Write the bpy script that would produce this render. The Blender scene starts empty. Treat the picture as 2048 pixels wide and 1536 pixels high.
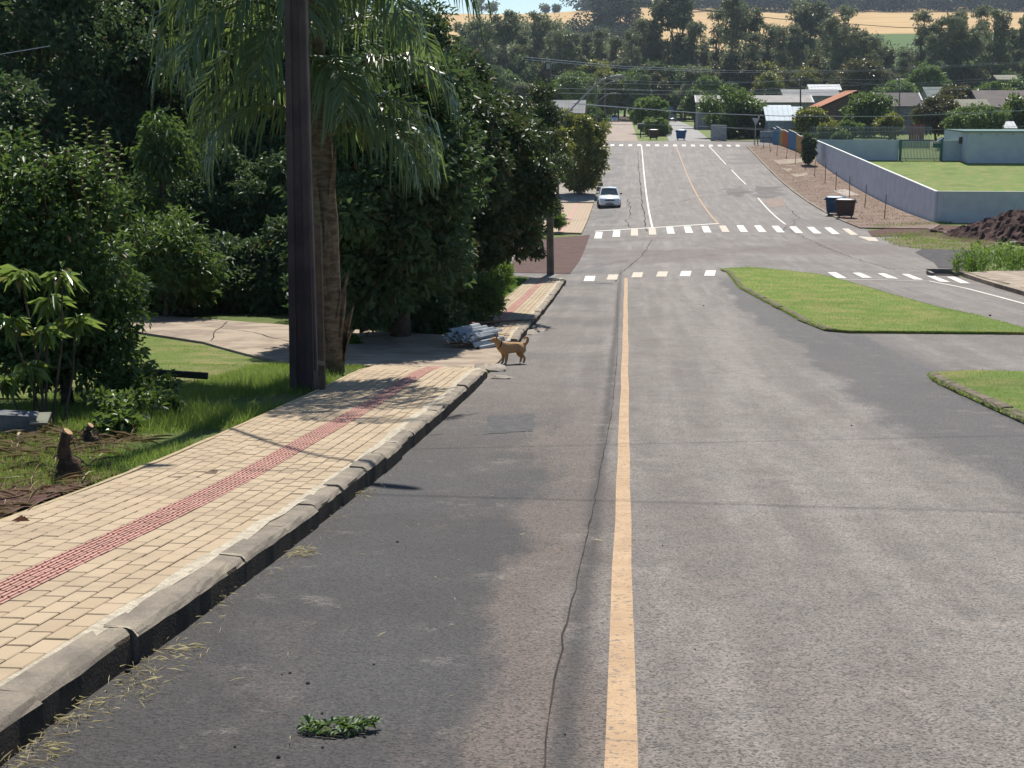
import bpy, bmesh, math, random
import numpy as np
from mathutils import Vector, Matrix
R = math.radians
rng = np.random.default_rng(7); random.seed(7)
scene = bpy.context.scene
COL = scene.collection

# ------------------------------------------------------------------ camera, sky, sun, exposure
FPX = 2850.0; PITCH = math.atan(.2); YAW = R(4.585); CZ = 1.5
cam_d = bpy.data.cameras.new('camera'); cam = bpy.data.objects.new('camera', cam_d); COL.objects.link(cam)
cam.location = (0, 0, CZ); cam.rotation_euler = (math.pi/2 - PITCH, 0, YAW)
cam_d.sensor_fit = 'HORIZONTAL'; cam_d.sensor_width = 36.0; cam_d.lens = FPX/2048*36.0
cam_d.clip_start = .1; cam_d.clip_end = 6000
scene.camera = cam
SUN_EL, SUN_AZ = R(52.0), R(-2.0)          # elevation; azimuth measured from the road axis towards the left
world = bpy.data.worlds.new('World'); scene.world = world; world.use_nodes = True
wn = world.node_tree.nodes; wn.clear()
w_out = wn.new('ShaderNodeOutputWorld'); w_bg = wn.new('ShaderNodeBackground'); w_sky = wn.new('ShaderNodeTexSky')
w_sky.sky_type = 'NISHITA'; w_sky.sun_disc = False; w_sky.sun_elevation = SUN_EL; w_sky.sun_rotation = -SUN_AZ
w_sky.altitude = 400; w_sky.air_density = 1.0; w_sky.dust_density = .05; w_sky.ozone_density = 4.0
w_bg.inputs['Strength'].default_value = .08
world.node_tree.links.new(w_sky.outputs[0], w_bg.inputs[0]); world.node_tree.links.new(w_bg.outputs[0], w_out.inputs[0])
sun_d = bpy.data.lights.new('sun', 'SUN'); sun = bpy.data.objects.new('sun', sun_d); COL.objects.link(sun)
sun_d.energy = 5.0; sun_d.angle = R(.53); sun_d.color = (1.0, .955, .88)
S_DIR = Vector((-math.sin(SUN_AZ)*math.cos(SUN_EL), math.cos(SUN_AZ)*math.cos(SUN_EL), math.sin(SUN_EL)))
sun.rotation_euler = (-S_DIR).to_track_quat('-Z', 'Y').to_euler(); sun.location = (0, 60, 80)
vs = scene.view_settings
vs.view_transform = 'Standard'; vs.look = 'None'; vs.gamma = 1.0; vs.use_curve_mapping = False; vs.exposure = .5
scene.cycles.use_denoising = True
scene.cycles.max_bounces = 8; scene.cycles.transparent_max_bounces = 8; scene.cycles.volume_bounces = 0
scene.cycles.caustics_reflective = False; scene.cycles.caustics_refractive = False

# ------------------------------------------------------------------ pixel <-> place
sp, cp_, sy_, cy_ = math.sin(PITCH), math.cos(PITCH), math.sin(YAW), math.cos(YAW)
FWD = np.array([-sy_*cp_, cy_*cp_, -sp]); RGT = np.array([cy_, sy_, 0.]); UPV = np.cross(RGT, FWD); C0 = np.array([0, 0, CZ])
def ray(x, y): return FWD + RGT*((x-1024)/FPX) - UPV*((y-768)/FPX)
def at(x, y, Y):                                            # the point of a pixel's ray at road distance Y
    d = ray(x, y); return C0 + d*(Y/d[1])
KY = np.array([-30, -10, 0, 4.46, 10, 15, 20.3, 30, 46, 65, 87, 97, 110, 130, 150, 173.5, 185, 200, 250, 330, 420, 520], float)
KZ = np.array([4.2, 1.42, 0, -.63, -1.37, -1.92, -2.44, -3.25, -4.32, -5.4, -6.25, -6.45, -6.48, -6.05, -5.15, -3.98, -3.72, -3.6, -3.4, -3.45, -2.6, 2.], float)
_h = np.diff(KY); _d = np.diff(KZ)/_h
KM = np.concatenate([[_d[0]], (_d[:-1]*_h[1:]+_d[1:]*_h[:-1])/(_h[1:]+_h[:-1]), [_d[-1]]])
def zspline(Y):
    i = min(max(int(np.searchsorted(KY, Y))-1, 0), len(KY)-2); h = KY[i+1]-KY[i]; t = (Y-KY[i])/h
    return (2*t**3-3*t**2+1)*KZ[i]+(t**3-2*t**2+t)*h*KM[i]+(-2*t**3+3*t**2)*KZ[i+1]+(t**3-t**2)*h*KM[i+1]
ST = np.concatenate([np.arange(-30, 130, 1.0), np.arange(130, 521, 5.0)]); SZ = np.array([zspline(y) for y in ST])
XB = [-2.12, -2.0, 0, 3, 5.8, 14, 20]
def crown(X, Y):
    a = float(np.interp(X, [-2, 0, 3, 6, 20], [-.06, 0, .10, .10, 0]))*float(np.interp(Y, [25, 45], [0, 1]))
    b = float(np.interp(X, [-2.5, 0, 5.8, 14, 20], [-.12, 0, .27, .10, 0]))
    t = float(np.interp(Y, [58, 78], [0, 1])); e = float(np.interp(Y, [110, 165], [1, 0]))
    return (a*(1-t)+b*t)*e
def zt(X, Y):
    off = float(np.interp(X, [-2.12, -2.0], [1, 0]))*float(np.interp(Y, [20, 21.2, 24.8, 26, 46, 47.5], [.10, 0, 0, .10, .10, 0]))
    return float(np.interp(Y, ST, SZ)) + crown(X, Y) + off
def G(x, y, dz=0.):                                         # where a pixel's ray meets the ground
    d = ray(x, y); prev, t = 1., 2.
    while t < 560:
        P = C0+d*t
        if P[2] < zt(P[0], P[1])+dz:
            a, b = prev, t
            for _ in range(36):
                m = (a+b)/2; P = C0+d*m
                if P[2] < zt(P[0], P[1])+dz: b = m
                else: a = m
            return P
        prev = t; t *= 1.012
    return C0+d*t
def on(X, Y, dz=0.): return np.array([X, Y, zt(X, Y)+dz])

# ------------------------------------------------------------------ objects
def tag(o, label=None, cat=None, group=None, kind=None):
    if label: o['label'] = label
    if cat: o['category'] = cat
    if group: o['group'] = group
    if kind: o['kind'] = kind
    return o
def link(name, me, mat=None, parent=None, smooth=False):
    if mat is not None and not me.materials: me.materials.append(mat)
    if smooth: me.polygons.foreach_set('use_smooth', [True]*len(me.polygons))
    o = bpy.data.objects.new(name, me); COL.objects.link(o)
    if parent is not None:
        o.parent = parent; o.matrix_parent_inverse = parent.matrix_basis.inverted()
    return o
def add(name, V, F, mat, parent=None, smooth=False):        # world-space vertices
    me = bpy.data.meshes.new(name); me.from_pydata([tuple(map(float, v)) for v in V], [], F); me.update()
    return link(name, me, mat, parent, smooth)
def empty(name, loc, rz=0.):
    o = bpy.data.objects.new(name, None); COL.objects.link(o); o.location = tuple(map(float, loc)); o.rotation_euler = (0, 0, rz)
    o.empty_display_size = .3
    return o
class MB:
    """collects shapes; build() links them as one mesh object"""
    def __init__(s, T=None): s.V, s.F, s.T = [], [], T
    def put(s, V, F):
        n = len(s.V)
        for v in V:
            v = Vector(v)
            s.V.append(tuple(s.T @ v) if s.T is not None else tuple(v))
        s.F += [tuple(i+n for i in f) for f in F]; return s
    def box(s, c, d, rz=0., rx=0., ry=0., taper=1.):
        m = Matrix.Translation(c) @ Matrix.Rotation(rz, 4, 'Z') @ Matrix.Rotation(ry, 4, 'Y') @ Matrix.Rotation(rx, 4, 'X')
        V = []
        for z in (-.5, .5):
            k = taper if z > 0 else 1.
            for x, y in ((-.5, -.5), (.5, -.5), (.5, .5), (-.5, .5)): V.append(m @ Vector((x*d[0]*k, y*d[1]*k, z*d[2])))
        return s.put(V, [(3, 2, 1, 0), (4, 5, 6, 7), (0, 1, 5, 4), (1, 2, 6, 5), (2, 3, 7, 6), (3, 0, 4, 7)])
    def tube(s, pts, rad, n=8, cap=True):
        pts = [Vector(p) for p in pts]
        if not hasattr(rad, '__len__'): rad = [rad]*len(pts)
        V, F = [], []
        ref = Vector((.31, .17, .93)).normalized()
        for i, p in enumerate(pts):
            t = (pts[min(i+1, len(pts)-1)]-pts[max(i-1, 0)]).normalized()
            a = t.cross(ref)
            if a.length < .05: a = t.cross(Vector((1, 0, 0)))
            a.normalize(); b = t.cross(a)
            for k in range(n):
                q = 2*math.pi*k/n; V.append(p+(a*math.cos(q)+b*math.sin(q))*rad[i])
        for i in range(len(pts)-1):
            for k in range(n): F.append((i*n+k, i*n+(k+1) % n, (i+1)*n+(k+1) % n, (i+1)*n+k))
        if cap: F += [tuple(range(n-1, -1, -1)), tuple((len(pts)-1)*n+k for k in range(n))]
        return s.put(V, F)
    def loft(s, rings, cap=True, closed=True):
        n = len(rings[0]); V = [v for r in rings for v in r]; F = []
        for i in range(len(rings)-1):
            for k in range(n if closed else n-1): F.append((i*n+k, i*n+(k+1) % n, (i+1)*n+(k+1) % n, (i+1)*n+k))
        if cap and closed: F += [tuple(range(n-1, -1, -1)), tuple((len(rings)-1)*n+k for k in range(n))]
        return s.put(V, F)
    def quad(s, a, b, c, d): return s.put([a, b, c, d], [(0, 1, 2, 3)])
    def build(s, name, mat, parent=None, smooth=False):
        o = add(name, s.V, s.F, mat, None, smooth)
        if parent is not None:
            o.parent = parent; o.matrix_parent_inverse = parent.matrix_basis.inverted()
        return o
def local(name, mb, mat, parent, smooth=False):              # vertices in the parent's own space
    o = add(name, mb.V, mb.F, mat, None, smooth); o.parent = parent; return o
def copy_tree(o, parent=None):
    c = o.copy(); COL.objects.link(c); c.parent = parent
    for ch in [k for k in bpy.data.objects if k.parent == o]: copy_tree(ch, c)
    return c
def drape(name, poly, mat, dz=.004, parent=None, thick=0., step=None):
    """a flat outline (X, Y) cut along the ground's own grid and laid on it"""
    bm = bmesh.new(); vs_ = [bm.verts.new((p[0], p[1], 0)) for p in poly]
    try: bm.faces.new(vs_)
    except ValueError: return None
    ys = [p[1] for p in poly]; xs = [p[0] for p in poly]
    for y in ST:
        if min(ys) < y < max(ys): bmesh.ops.bisect_plane(bm, geom=bm.verts[:]+bm.edges[:]+bm.faces[:], dist=1e-5, plane_co=(0, y, 0), plane_no=(0, 1, 0))
    for x in XB+list(np.arange(math.floor(min(xs)), max(xs), step) if step else []):
        if min(xs) < x < max(xs): bmesh.ops.bisect_plane(bm, geom=bm.verts[:]+bm.edges[:]+bm.faces[:], dist=1e-5, plane_co=(float(x), 0, 0), plane_no=(1, 0, 0))
    if sum(f.normal.z for f in bm.faces) < 0: bmesh.ops.reverse_faces(bm, faces=bm.faces[:])
    bmesh.ops.triangulate(bm, faces=[f for f in bm.faces if len(f.verts) > 4])
    if thick:
        r = bmesh.ops.extrude_face_region(bm, geom=bm.faces[:])
        low = set(bm.verts)-set(g for g in r['geom'] if isinstance(g, bmesh.types.BMVert))
        for v in bm.verts: v.co.z = zt(v.co.x, v.co.y)+dz-(thick if v in low else 0)
    else:
        for v in bm.verts: v.co.z = zt(v.co.x, v.co.y)+dz
    bm.normal_update()
    me = bpy.data.meshes.new(name); bm.to_mesh(me); bm.free()
    return link(name, me, mat, parent)
def ribbon(pts, w):
    """outline of a line of width w through (X, Y) points"""
    L, Rr = [], []
    for i, p in enumerate(pts):
        a = pts[max(i-1, 0)]; b = pts[min(i+1, len(pts)-1)]; t = Vector((b[0]-a[0], b[1]-a[1])).normalized(); n = Vector((-t.y, t.x))
        k = w if not hasattr(w, '__len__') else w[i]
        L.append((p[0]+n.x*k/2, p[1]+n.y*k/2)); Rr.append((p[0]-n.x*k/2, p[1]-n.y*k/2))
    return Rr+L[::-1]
def px(*pts): return [tuple(G(x, y)[:2]) for x, y in pts]

# ------------------------------------------------------------------ materials
class N:
    """small node-tree writer"""
    def __init__(s, name):
        s.m = bpy.data.materials.new(name); s.m.use_nodes = True; s.t = s.m.node_tree; s.t.nodes.clear()
        s.out = s.t.nodes.new('ShaderNodeOutputMaterial'); s.geo = s.t.nodes.new('ShaderNodeNewGeometry')
    def n(s, typ, **kw):
        nd = s.t.nodes.new('ShaderNode'+typ)
        for k, v in kw.items():
            if k.startswith('_'): setattr(nd, k[1:], v)
        return nd
    def l(s, a, b): s.t.links.new(a, b)
    def setv(s, sock, v):
        if hasattr(v, 'links') or isinstance(v, bpy.types.NodeSocket): s.l(v, sock)
        else: sock.default_value = v
    def pos(s, scale=(1, 1, 1)):
        m = s.n('Mapping'); m.inputs['Scale'].default_value = scale; s.l(s.geo.outputs['Position'], m.inputs['Vector']); return m.outputs[0]
    def noise(s, scale, detail=4, rough=.55, vec=None, dist=0.):
        t = s.n('TexNoise'); t.inputs['Scale'].default_value = scale; t.inputs['Detail'].default_value = detail
        t.inputs['Roughness'].default_value = rough; t.inputs['Distortion'].default_value = dist
        s.l(vec if vec is not None else s.geo.outputs['Position'], t.inputs['Vector']); return t.outputs['Fac']
    def ramp(s, fac, lo, hi):                               # 0..1 between lo and hi
        t = s.n('MapRange'); t.interpolation_type = 'SMOOTHSTEP'; s.setv(t.inputs['Value'], fac)
        t.inputs['From Min'].default_value = lo; t.inputs['From Max'].default_value = hi; return t.outputs[0]
    def math(s, op, a, b=0., c=None):
        t = s.n('Math', _operation=op); s.setv(t.inputs[0], a); s.setv(t.inputs[1], b)
        if c is not None: s.setv(t.inputs[2], c)
        return t.outputs[0]
    def mix(s, fac, a, b, blend='MIX'):
        t = s.n('Mix', _data_type='RGBA', _blend_type=blend); s.setv(t.inputs[0], fac)
        s.setv(t.inputs[6], (*a, 1) if isinstance(a, tuple) else a); s.setv(t.inputs[7], (*b, 1) if isinstance(b, tuple) else b); return t.outputs[2]
    def xyz(s):
        t = s.n('SeparateXYZ'); s.l(s.geo.outputs['Position'], t.inputs[0]); return t.outputs
    def bump(s, h, strength=.5, dist=.01):
        t = s.n('Bump'); t.inputs['Strength'].default_value = strength; t.inputs['Distance'].default_value = dist; s.l(h, t.inputs['Height']); return t.outputs[0]
    def rnd(s):                                             # a value of its own for every piece
        o = s.n('ObjectInfo'); return s.math('FRACT', s.math('ADD', o.outputs['Random'], s.geo.outputs['Random Per Island']))
    def done(s, col, rough=.8, spec=.3, normal=None, metal=0., coat=0., trans=None, tcol=None, emit=None):
        p = s.n('BsdfPrincipled'); s.setv(p.inputs['Base Color'], (*col, 1) if isinstance(col, tuple) else col)
        s.setv(p.inputs['Roughness'], rough); p.inputs['Specular IOR Level'].default_value = spec; p.inputs['Metallic'].default_value = metal
        p.inputs['Coat Weight'].default_value = coat
        if normal is not None: s.l(normal, p.inputs['Normal'])
        sh = p.outputs[0]
        if trans:
            t = s.n('BsdfTranslucent'); s.setv(t.inputs['Color'], tcol if tcol is not None else col)
            m = s.n('MixShader'); m.inputs[0].default_value = trans; s.l(sh, m.inputs[1]); s.l(t.outputs[0], m.inputs[2]); sh = m.outputs[0]
        s.l(sh, s.out.inputs['Surface']); return s.m
def plain(name, a, b=None, scale=4., rough=.8, spec=.3, bump=0., bscale=None, metal=0., coat=0., lo=.35, hi=.65):
    k = N(name); b = b or tuple(c*.72 for c in a)
    f = k.ramp(k.noise(scale), lo, hi); col = k.mix(f, a, b)
    nm = k.bump(k.noise(bscale or scale*8, 5), bump, .02) if bump else None
    return k.done(col, rough, spec, nm, metal, coat)
def foliage(name, a, b, c=None, rough=.35, spec=.5, trans=.3, bright=(.22, .34, .05), cshare=.93):
    """leaf: colour differs leaf by leaf, shines on top and lets light through"""
    k = N(name); r = k.rnd(); col = k.mix(r, a, b)
    col = k.mix(k.ramp(k.noise(.9, 2), .35, .7), col, k.mix(.5, col, b))
    if c: col = k.mix(k.math('GREATER_THAN', r, cshare), col, c)
    tc = k.mix(.5, col, bright)
    return k.done(col, rough, spec, None, trans=trans, tcol=tc)
# ================================================================== SETTING
# ---- materials of the setting
def m_asphalt():
    k = N('asphalt'); X, Y, Z = k.xyz()
    big = k.noise(.55, 5, .6); mid = k.noise(3.2, 5, .65); grain = k.noise(95, 3, .75); grit = k.noise(38, 3, .7)
    streak = k.noise(2.4, 4, .6, k.pos((1.0, .06, .06)))
    vo = k.n('TexVoronoi'); vo.inputs['Scale'].default_value = 115; k.l(k.geo.outputs['Position'], vo.inputs['Vector']); cell = k.n('SeparateColor'); k.l(vo.outputs['Color'], cell.inputs[0]); cell = cell.outputs[0]
    col = k.mix(k.ramp(big, .35, .68), (.165, .140, .120), (.208, .180, .156))
    col = k.mix(k.ramp(streak, .4, .72), col, (.252, .222, .195))
    # brownish dust along the joint, dark binder towards both kerbs
    wob = k.math('ADD', k.math('MULTIPLY', k.math('SUBTRACT', k.noise(.8, 4, .6, k.pos((1., .35, .35))), .5), 1.7), k.math('MULTIPLY', k.math('SUBTRACT', k.noise(5., 4, .7, k.pos((1., .3, .3))), .5), .5))
    xe = k.math('ADD', X, wob)
    brown = k.math('MULTIPLY', k.ramp(xe, .1, -.35), k.ramp(Y, 26, 8)); col = k.mix(k.math('MULTIPLY', brown, .85), col, (.135, .10, .08))
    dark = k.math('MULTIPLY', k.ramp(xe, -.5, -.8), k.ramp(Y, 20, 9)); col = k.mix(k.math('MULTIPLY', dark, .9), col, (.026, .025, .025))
    d2 = k.math('MULTIPLY', k.ramp(xe, -.2, -.9), k.ramp(k.noise(.35, 4), .4, .62)); col = k.mix(k.math('MULTIPLY', d2, .5), col, (.075, .072, .072))
    seam = k.math('MULTIPLY', k.ramp(k.math('ABSOLUTE', k.math('ADD', k.math('ADD', X, .19), k.math('MULTIPLY', k.math('SUBTRACT', k.noise(1.3, 4, .6), .5), .10))), .10, .0), k.ramp(Y, 60, 44)); col = k.mix(k.math('MULTIPLY', seam, .85), col, (.042, .035, .031))
    tyre = k.math('MULTIPLY', k.ramp(k.math('ABSOLUTE', k.math('SUBTRACT', X, 1.7)), 1.1, .2), k.ramp(k.noise(1.1, 5, .6, k.pos((1.6, .1, .1))), .42, .68)); col = k.mix(k.math('MULTIPLY', tyre, .6), col, (.30, .265, .232))
    right = k.math('MULTIPLY', k.ramp(xe, 2.75, 3.15), k.math('MULTIPLY', k.ramp(X, 5.2, 4.6), k.ramp(Y, 50, 44))); col = k.mix(k.math('MULTIPLY', right, .75), col, (.058, .057, .058))
    cross = k.math('MULTIPLY', k.math('MULTIPLY', k.ramp(Y, 54, 60), k.ramp(Y, 84, 76)), k.ramp(k.noise(.16, 4), .42, .62)); col = k.mix(k.math('MULTIPLY', cross, .65), col, (.12, .085, .066))
    rv = k.math('MULTIPLY', k.math('MULTIPLY', k.ramp(Y, 82, 95), k.ramp(k.noise(.12, 3), .5, .6)), k.ramp(X, 8, 12)); col = k.mix(k.math('MULTIPLY', rv, .6), col, (.10, .08, .066))
    blot = k.noise(1.25, 6, .7, k.pos((1., .45, .45))); col = k.mix(k.math('MULTIPLY', k.ramp(blot, .52, .68), .45), col, (.115, .092, .078)); col = k.mix(k.math('MULTIPLY', k.ramp(k.noise(7.5, 5, .75), .55, .72), .5), col, (.085, .078, .072)); col = k.mix(k.math('MULTIPLY', k.ramp(k.noise(2.2, 6, .75), .56, .7), .35), col, (.30, .262, .225))
    col = k.mix(k.math('MULTIPLY', k.ramp(mid, .3, .75), .3), col, (.07, .068, .066))
    col = k.mix(k.math('MULTIPLY', k.ramp(cell, .72, .98), .75), col, k.mix(1., col, (1.55, 1.5, 1.45), 'MULTIPLY'))
    col = k.mix(k.math('MULTIPLY', k.ramp(cell, .40, .1), .9), col, k.mix(1., col, (.3, .3, .3), 'MULTIPLY'))
    col = k.mix(k.math('MULTIPLY', k.ramp(grit, .44, .32), .5), col, (.035, .033, .032))
    nm = k.bump(k.math('ADD', k.math('ADD', k.math('MULTIPLY', grain, .5), grit), k.math('MULTIPLY', cell, .35)), .9, .014)
    return k.done(col, .78, .35, nm)
def m_grass(name='grass_ground', a=(.11, .16, .035), b=(.16, .20, .05), c=(.22, .19, .09), dry=.62):
    k = N(name); f = k.noise(1.1, 5, .65); g = k.noise(14, 5, .7); d = k.noise(.33, 4)
    col = k.mix(k.ramp(g, .3, .7), a, b); col = k.mix(k.ramp(f, dry-.12, dry+.1), col, c); col = k.mix(k.math('MULTIPLY', k.ramp(d, .5, .7), .5), col, tuple(x*.6 for x in a))
    return k.done(col, .9, .2, k.bump(k.noise(40, 4, .8), 1., .05))
def m_soil(name, a, b, scale=3., bump=.8):
    k = N(name); f = k.noise(scale, 6, .68); g = k.noise(scale*9, 5, .75)
    col = k.mix(k.ramp(f, .35, .66), a, b); col = k.mix(k.math('MULTIPLY', k.ramp(g, .5, .7), .5), col, tuple(x*1.6 for x in b))
    return k.done(col, .95, .15, k.bump(g, bump, .04))
def m_paver(name, a, b, c):
    k = N(name); r = k.rnd(); col = k.mix(r, a, b); col = k.mix(k.math('MULTIPLY', k.ramp(k.noise(2.2, 4), .45, .68), .55), col, c)
    col = k.mix(k.math('MULTIPLY', k.ramp(k.noise(160, 3, .8), .55, .72), .35), col, tuple(x*.45 for x in a))
    return k.done(col, .85, .25, k.bump(k.noise(110, 4, .75), .5, .004))
MA = {}
MA['asphalt'] = m_asphalt()
MA['grass'] = m_grass()
MA['lawn'] = m_grass('mown_lawn', (.145, .23, .038), (.20, .285, .052), (.31, .295, .09), .53)
MA['yard'] = m_grass('yard_lawn', (.12, .195, .034), (.165, .23, .048), (.24, .235, .075), .55)
MA['verge'] = m_soil('dry_verge', (.16, .108, .08), (.225, .165, .125), .8)
MA['soil'] = m_soil('red_soil', (.075, .04, .032), (.125, .072, .055), 2.)
MA['dirt_road'] = m_soil('pale_dirt', (.27, .215, .175), (.35, .29, .24), .35, .4)
MA['paver'] = m_paver('paver_buff', (.36, .273, .175), (.415, .322, .212), (.30, .228, .152))
MA['paver_red'] = m_paver('paver_red', (.43, .235, .185), (.49, .285, .23), (.38, .225, .175))
MA['joint'] = plain('sand_joint', (.10, .072, .048), (.16, .12, .08), 30, .95, .1)
MA['concrete'] = plain('concrete', (.33, .29, .24), (.22, .19, .155), 2.5, .9, .2, .6, 60)
MA['pad'] = plain('driveway_concrete', (.36, .29, .215), (.23, .18, .135), 1.6, .9, .2, .6, 50)
def m_kerb():
    k = N('kerb_concrete'); f = k.noise(4, 5, .65); col = k.mix(k.ramp(f, .35, .65), (.31, .265, .205), (.21, .18, .145))
    col = k.mix(k.ramp(k.noise(1.3, 4), .52, .66), col, (.37, .31, .225)); col = k.mix(k.math('MULTIPLY', k.ramp(k.noise(70, 4, .8), .5, .7), .5), col, (.07, .06, .05))
    return k.done(col, .92, .15, k.bump(k.noise(80, 5, .8), .8, .012))
MA['kerb'] = m_kerb(); MA['kerb_face'] = plain('kerb_face_shade', (.085, .068, .052), (.05, .042, .036), 6, .95, .1, .9, 70)  # road-facing side of the kerb: its shade painted in as a darker concrete
MA['mortar'] = plain('mortar', (.52, .46, .35), (.38, .33, .25), 18, .92, .15, .9, 60)
def m_paint(name, a, b, wear=.62):
    k = N(name); w = k.ramp(k.noise(26, 6, .8), wear-.04, wear+.05); col = k.mix(k.ramp(k.noise(3, 4), .35, .65), a, b); g = k.noise(120, 3, .7)
    col = k.mix(w, col, (.16, .135, .11)); col = k.mix(k.math('MULTIPLY', k.ramp(g, .48, .34), .55), col, (.16, .11, .07))
    return k.done(col, .8, .3, k.bump(g, .6, .006))
MA['yellow'] = m_paint('yellow_paint', (.45, .305, .175), (.39, .255, .14), .565)
MA['white'] = m_paint('white_paint', (.74, .71, .64), (.66, .61, .52), .63)
MA['white_worn'] = m_paint('worn_white_paint', (.52, .46, .38), (.60, .5, .38), .56)
MA['old_tar'] = plain('old_tar_patch', (.10, .088, .078), (.14, .12, .105), .9, .85, .3, .6, 30)
MA['crack'] = plain('crack', (.03, .026, .024), (.05, .042, .038), 8, .95, .1)
MA['tar'] = plain('tar_patch', (.062, .06, .06), (.088, .084, .081), 9, .85, .3, .7, 90)

# ---- ground sheet
XS = np.array([-420, -300, -200, -130, -90, -60, -40, -28, -20, -14, -10, -7, -5, -3.6, -2.12, -2.0, 0, 3, 4.3, 5.8, 8, 11, 14, 17, 20, 26, 34, 45, 60, 85, 120, 170, 240, 330, 450], float)
def ground_sheet():
    V = []; F = []; n = len(XS); stn = [s for s in ST if s <= 420]
    for y in stn:
        for x in XS: V.append((x, y, zt(x, y)-.015))
    for j in range(len(stn)-1):
        for i in range(n-1): F.append((j*n+i, j*n+i+1, (j+1)*n+i+1, (j+1)*n+i))
    return tag(add('ground', V, F, MA['grass']), kind='structure')
ground = ground_sheet()

# ---- asphalt
RO = [(-1.98, -8), (-1.98, 46.6), (-2.6, 48.2), (-4.6, 51), (-30, 54.), (-30, 77), (-5.2, 79.5), (-3.0, 81.5), (-2.6, 83), (-2.6, 172.5), (-4, 174.5), (-70, 175.5), (-70, 184), (80, 184), (80, 175.2), (15.5, 174.8), (13.9, 172.5), (14.0, 93), (14.4, 86), (15.2, 79), (15.6, 71), (14.2, 63), (12.6, 57), (11.55, 51.5), (11.4, 46), (11.5, -8)]
road = tag(drape('road', RO, MA['asphalt'], .0, step=2.0), 'worn grey asphalt avenue running downhill to the crossing', None, kind='structure')
MA['side'] = m_soil('red_gravel', (.085, .05, .042), (.12, .075, .062), 1.6, .7)
drape('side_gravel', px((1016, 545), (1040, 484), (1098, 476), (1180, 470), (1160, 520), (1140, 548)), MA['side'], .012, road)

def line(name, pts, w, mat, dz=.004, parent=None): return drape(name, ribbon(pts, w), mat, dz, parent or road)
def wob(x, y0, y1, amp=.008, step=1.6):
    ys = np.arange(y0, y1, step).tolist()+[y1]; return [(x+random.uniform(-amp, amp), y) for y in ys]
line('lane_line', wob(.01, -2, 48.3), .108, MA['yellow'], .006)
f1 = [tuple(G(x, y)[:2]) for x, y in ((1305.5, 457), (1283, 291))]; f2 = [tuple(G(x, y)[:2]) for x, y in ((1437.5, 448), (1352, 292))]
line('lane_line', f1, .115, MA['white'], .014); line('lane_line', f2, .125, MA['yellow'], .014)
for a, b in (((1571, 449), (1516, 396)), ((1492, 369), (1463, 340)), ((1452, 329), (1418, 293))):
    line('lane_line', [tuple(G(*a)[:2]), tuple(G(*b)[:2])], .11, MA['white'], .014)
line('stop_line', px((1190, 463), (1300, 456), (1437, 447.5)), .55, MA['white'], .016)
line('edge_line', px((1672, 559), (1760, 560), (1858, 562.5), (1935, 578), (2000, 595), (2062, 612)), .10, MA['white'], .012)
line('edge_line', px((1874, 563), (1910, 565), (1965, 569)), .07, MA['white_worn'], .012)
def stripe(q, mat=MA['white'], dz=.012): return drape('crosswalk_stripe', px(*q), mat, dz, road)
for i, x in enumerate((1180, 1226, 1275.5, 1325, 1372, 1421)):
    t = [557.5, 554.5, 550, 548.5, 547.5, 546.5][i]; stripe([(x-13, t+5.5), (x+8, t+5.5), (x+11, t-5), (x-9, t-5)], MA['white'] if i in (0, 4, 5) else MA['white_worn'])
tt = [471, 467.8, 465.5, 463.5, 461.5, 460, 459, 458.2, 457.8, 458, 458.8, 460, 461, 462.2, 464]
for i in range(15):
    x = 1197+i*35.9; sl = (x-1262)/330*7.0; t = tt[i]
    stripe([(x-7.5+sl, t+6.2), (x+7.5+sl, t+6.2), (x+7-sl, t-6.8), (x-6.5-sl, t-6.8)], MA['white_worn'] if i in (2, 3, 7, 14) else MA['white'])
stripe([(1715, 473), (1750, 475), (1758, 483), (1738, 482)], MA['white_worn'])
for q in ([(1655, 545), (1672, 545), (1694, 557), (1674, 557)], [(1705, 546), (1720, 546), (1744, 556), (1725, 556)], [(1755, 547), (1769, 547), (1797, 558), (1775, 557)], [(1803, 548.5), (1817, 548.5), (1847, 560), (1828, 559.5)], [(1854, 552.5), (1869, 552.5), (1901, 565), (1880, 564)], [(1893, 554), (1909, 554), (1941, 567.5), (1921, 567)]): stripe(q)
for i in range(17):
    x = 1189+i*17.9; t = 290.3+.004*(x-1189); sl = (x-1262)/180*1.0
    stripe([(x-4+sl, t+1.7), (x+4+sl, t+1.7), (x+3.6-sl, t-1.6), (x-3.8-sl, t-1.6)], MA['white'])
# cracks, patches, oil
def crack(pts, w, seedamp=.03, sub=.35):
    out = []; ws = []
    for a, b in zip(pts[:-1], pts[1:]):
        n = max(2, int(math.hypot(b[0]-a[0], b[1]-a[1])/sub))
        for i in range(n):
            t = i/n; out.append((a[0]+(b[0]-a[0])*t+random.gauss(0, seedamp), a[1]+(b[1]-a[1])*t)); ws.append(w*random.uniform(.4, 1.5))
    out.append(pts[-1]); ws.append(w)
    return drape('crack', ribbon(out, ws), MA['crack'], .005, road)
crack([(-.24, 2), (-.25, 6), (-.2, 10), (-.14, 16), (-.12, 24), (-.2, 36), (-.27, 46.5)], .007, .0045, .25)
crack([(-.27, 46.5), (-.35, 49), (.1, 55), (.7, 63), (1.35, 76)], .035, .04, .7)
crack([(1.2, 84), (1.2, 100), (1.15, 130), (1.15, 165)], .07, .04, 2.)
crack(px((1262, 455), (1257, 440), (1261, 424), (1256, 410), (1257, 398)), .06, .08, 1.5)
crack(px((1560, 462), (1600, 438), (1568, 412), (1540, 388)), .05, .12, 1.5)
crack(px((1570, 455), (1640, 490), (1720, 520), (1790, 540)), .04, .06, .6)
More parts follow.
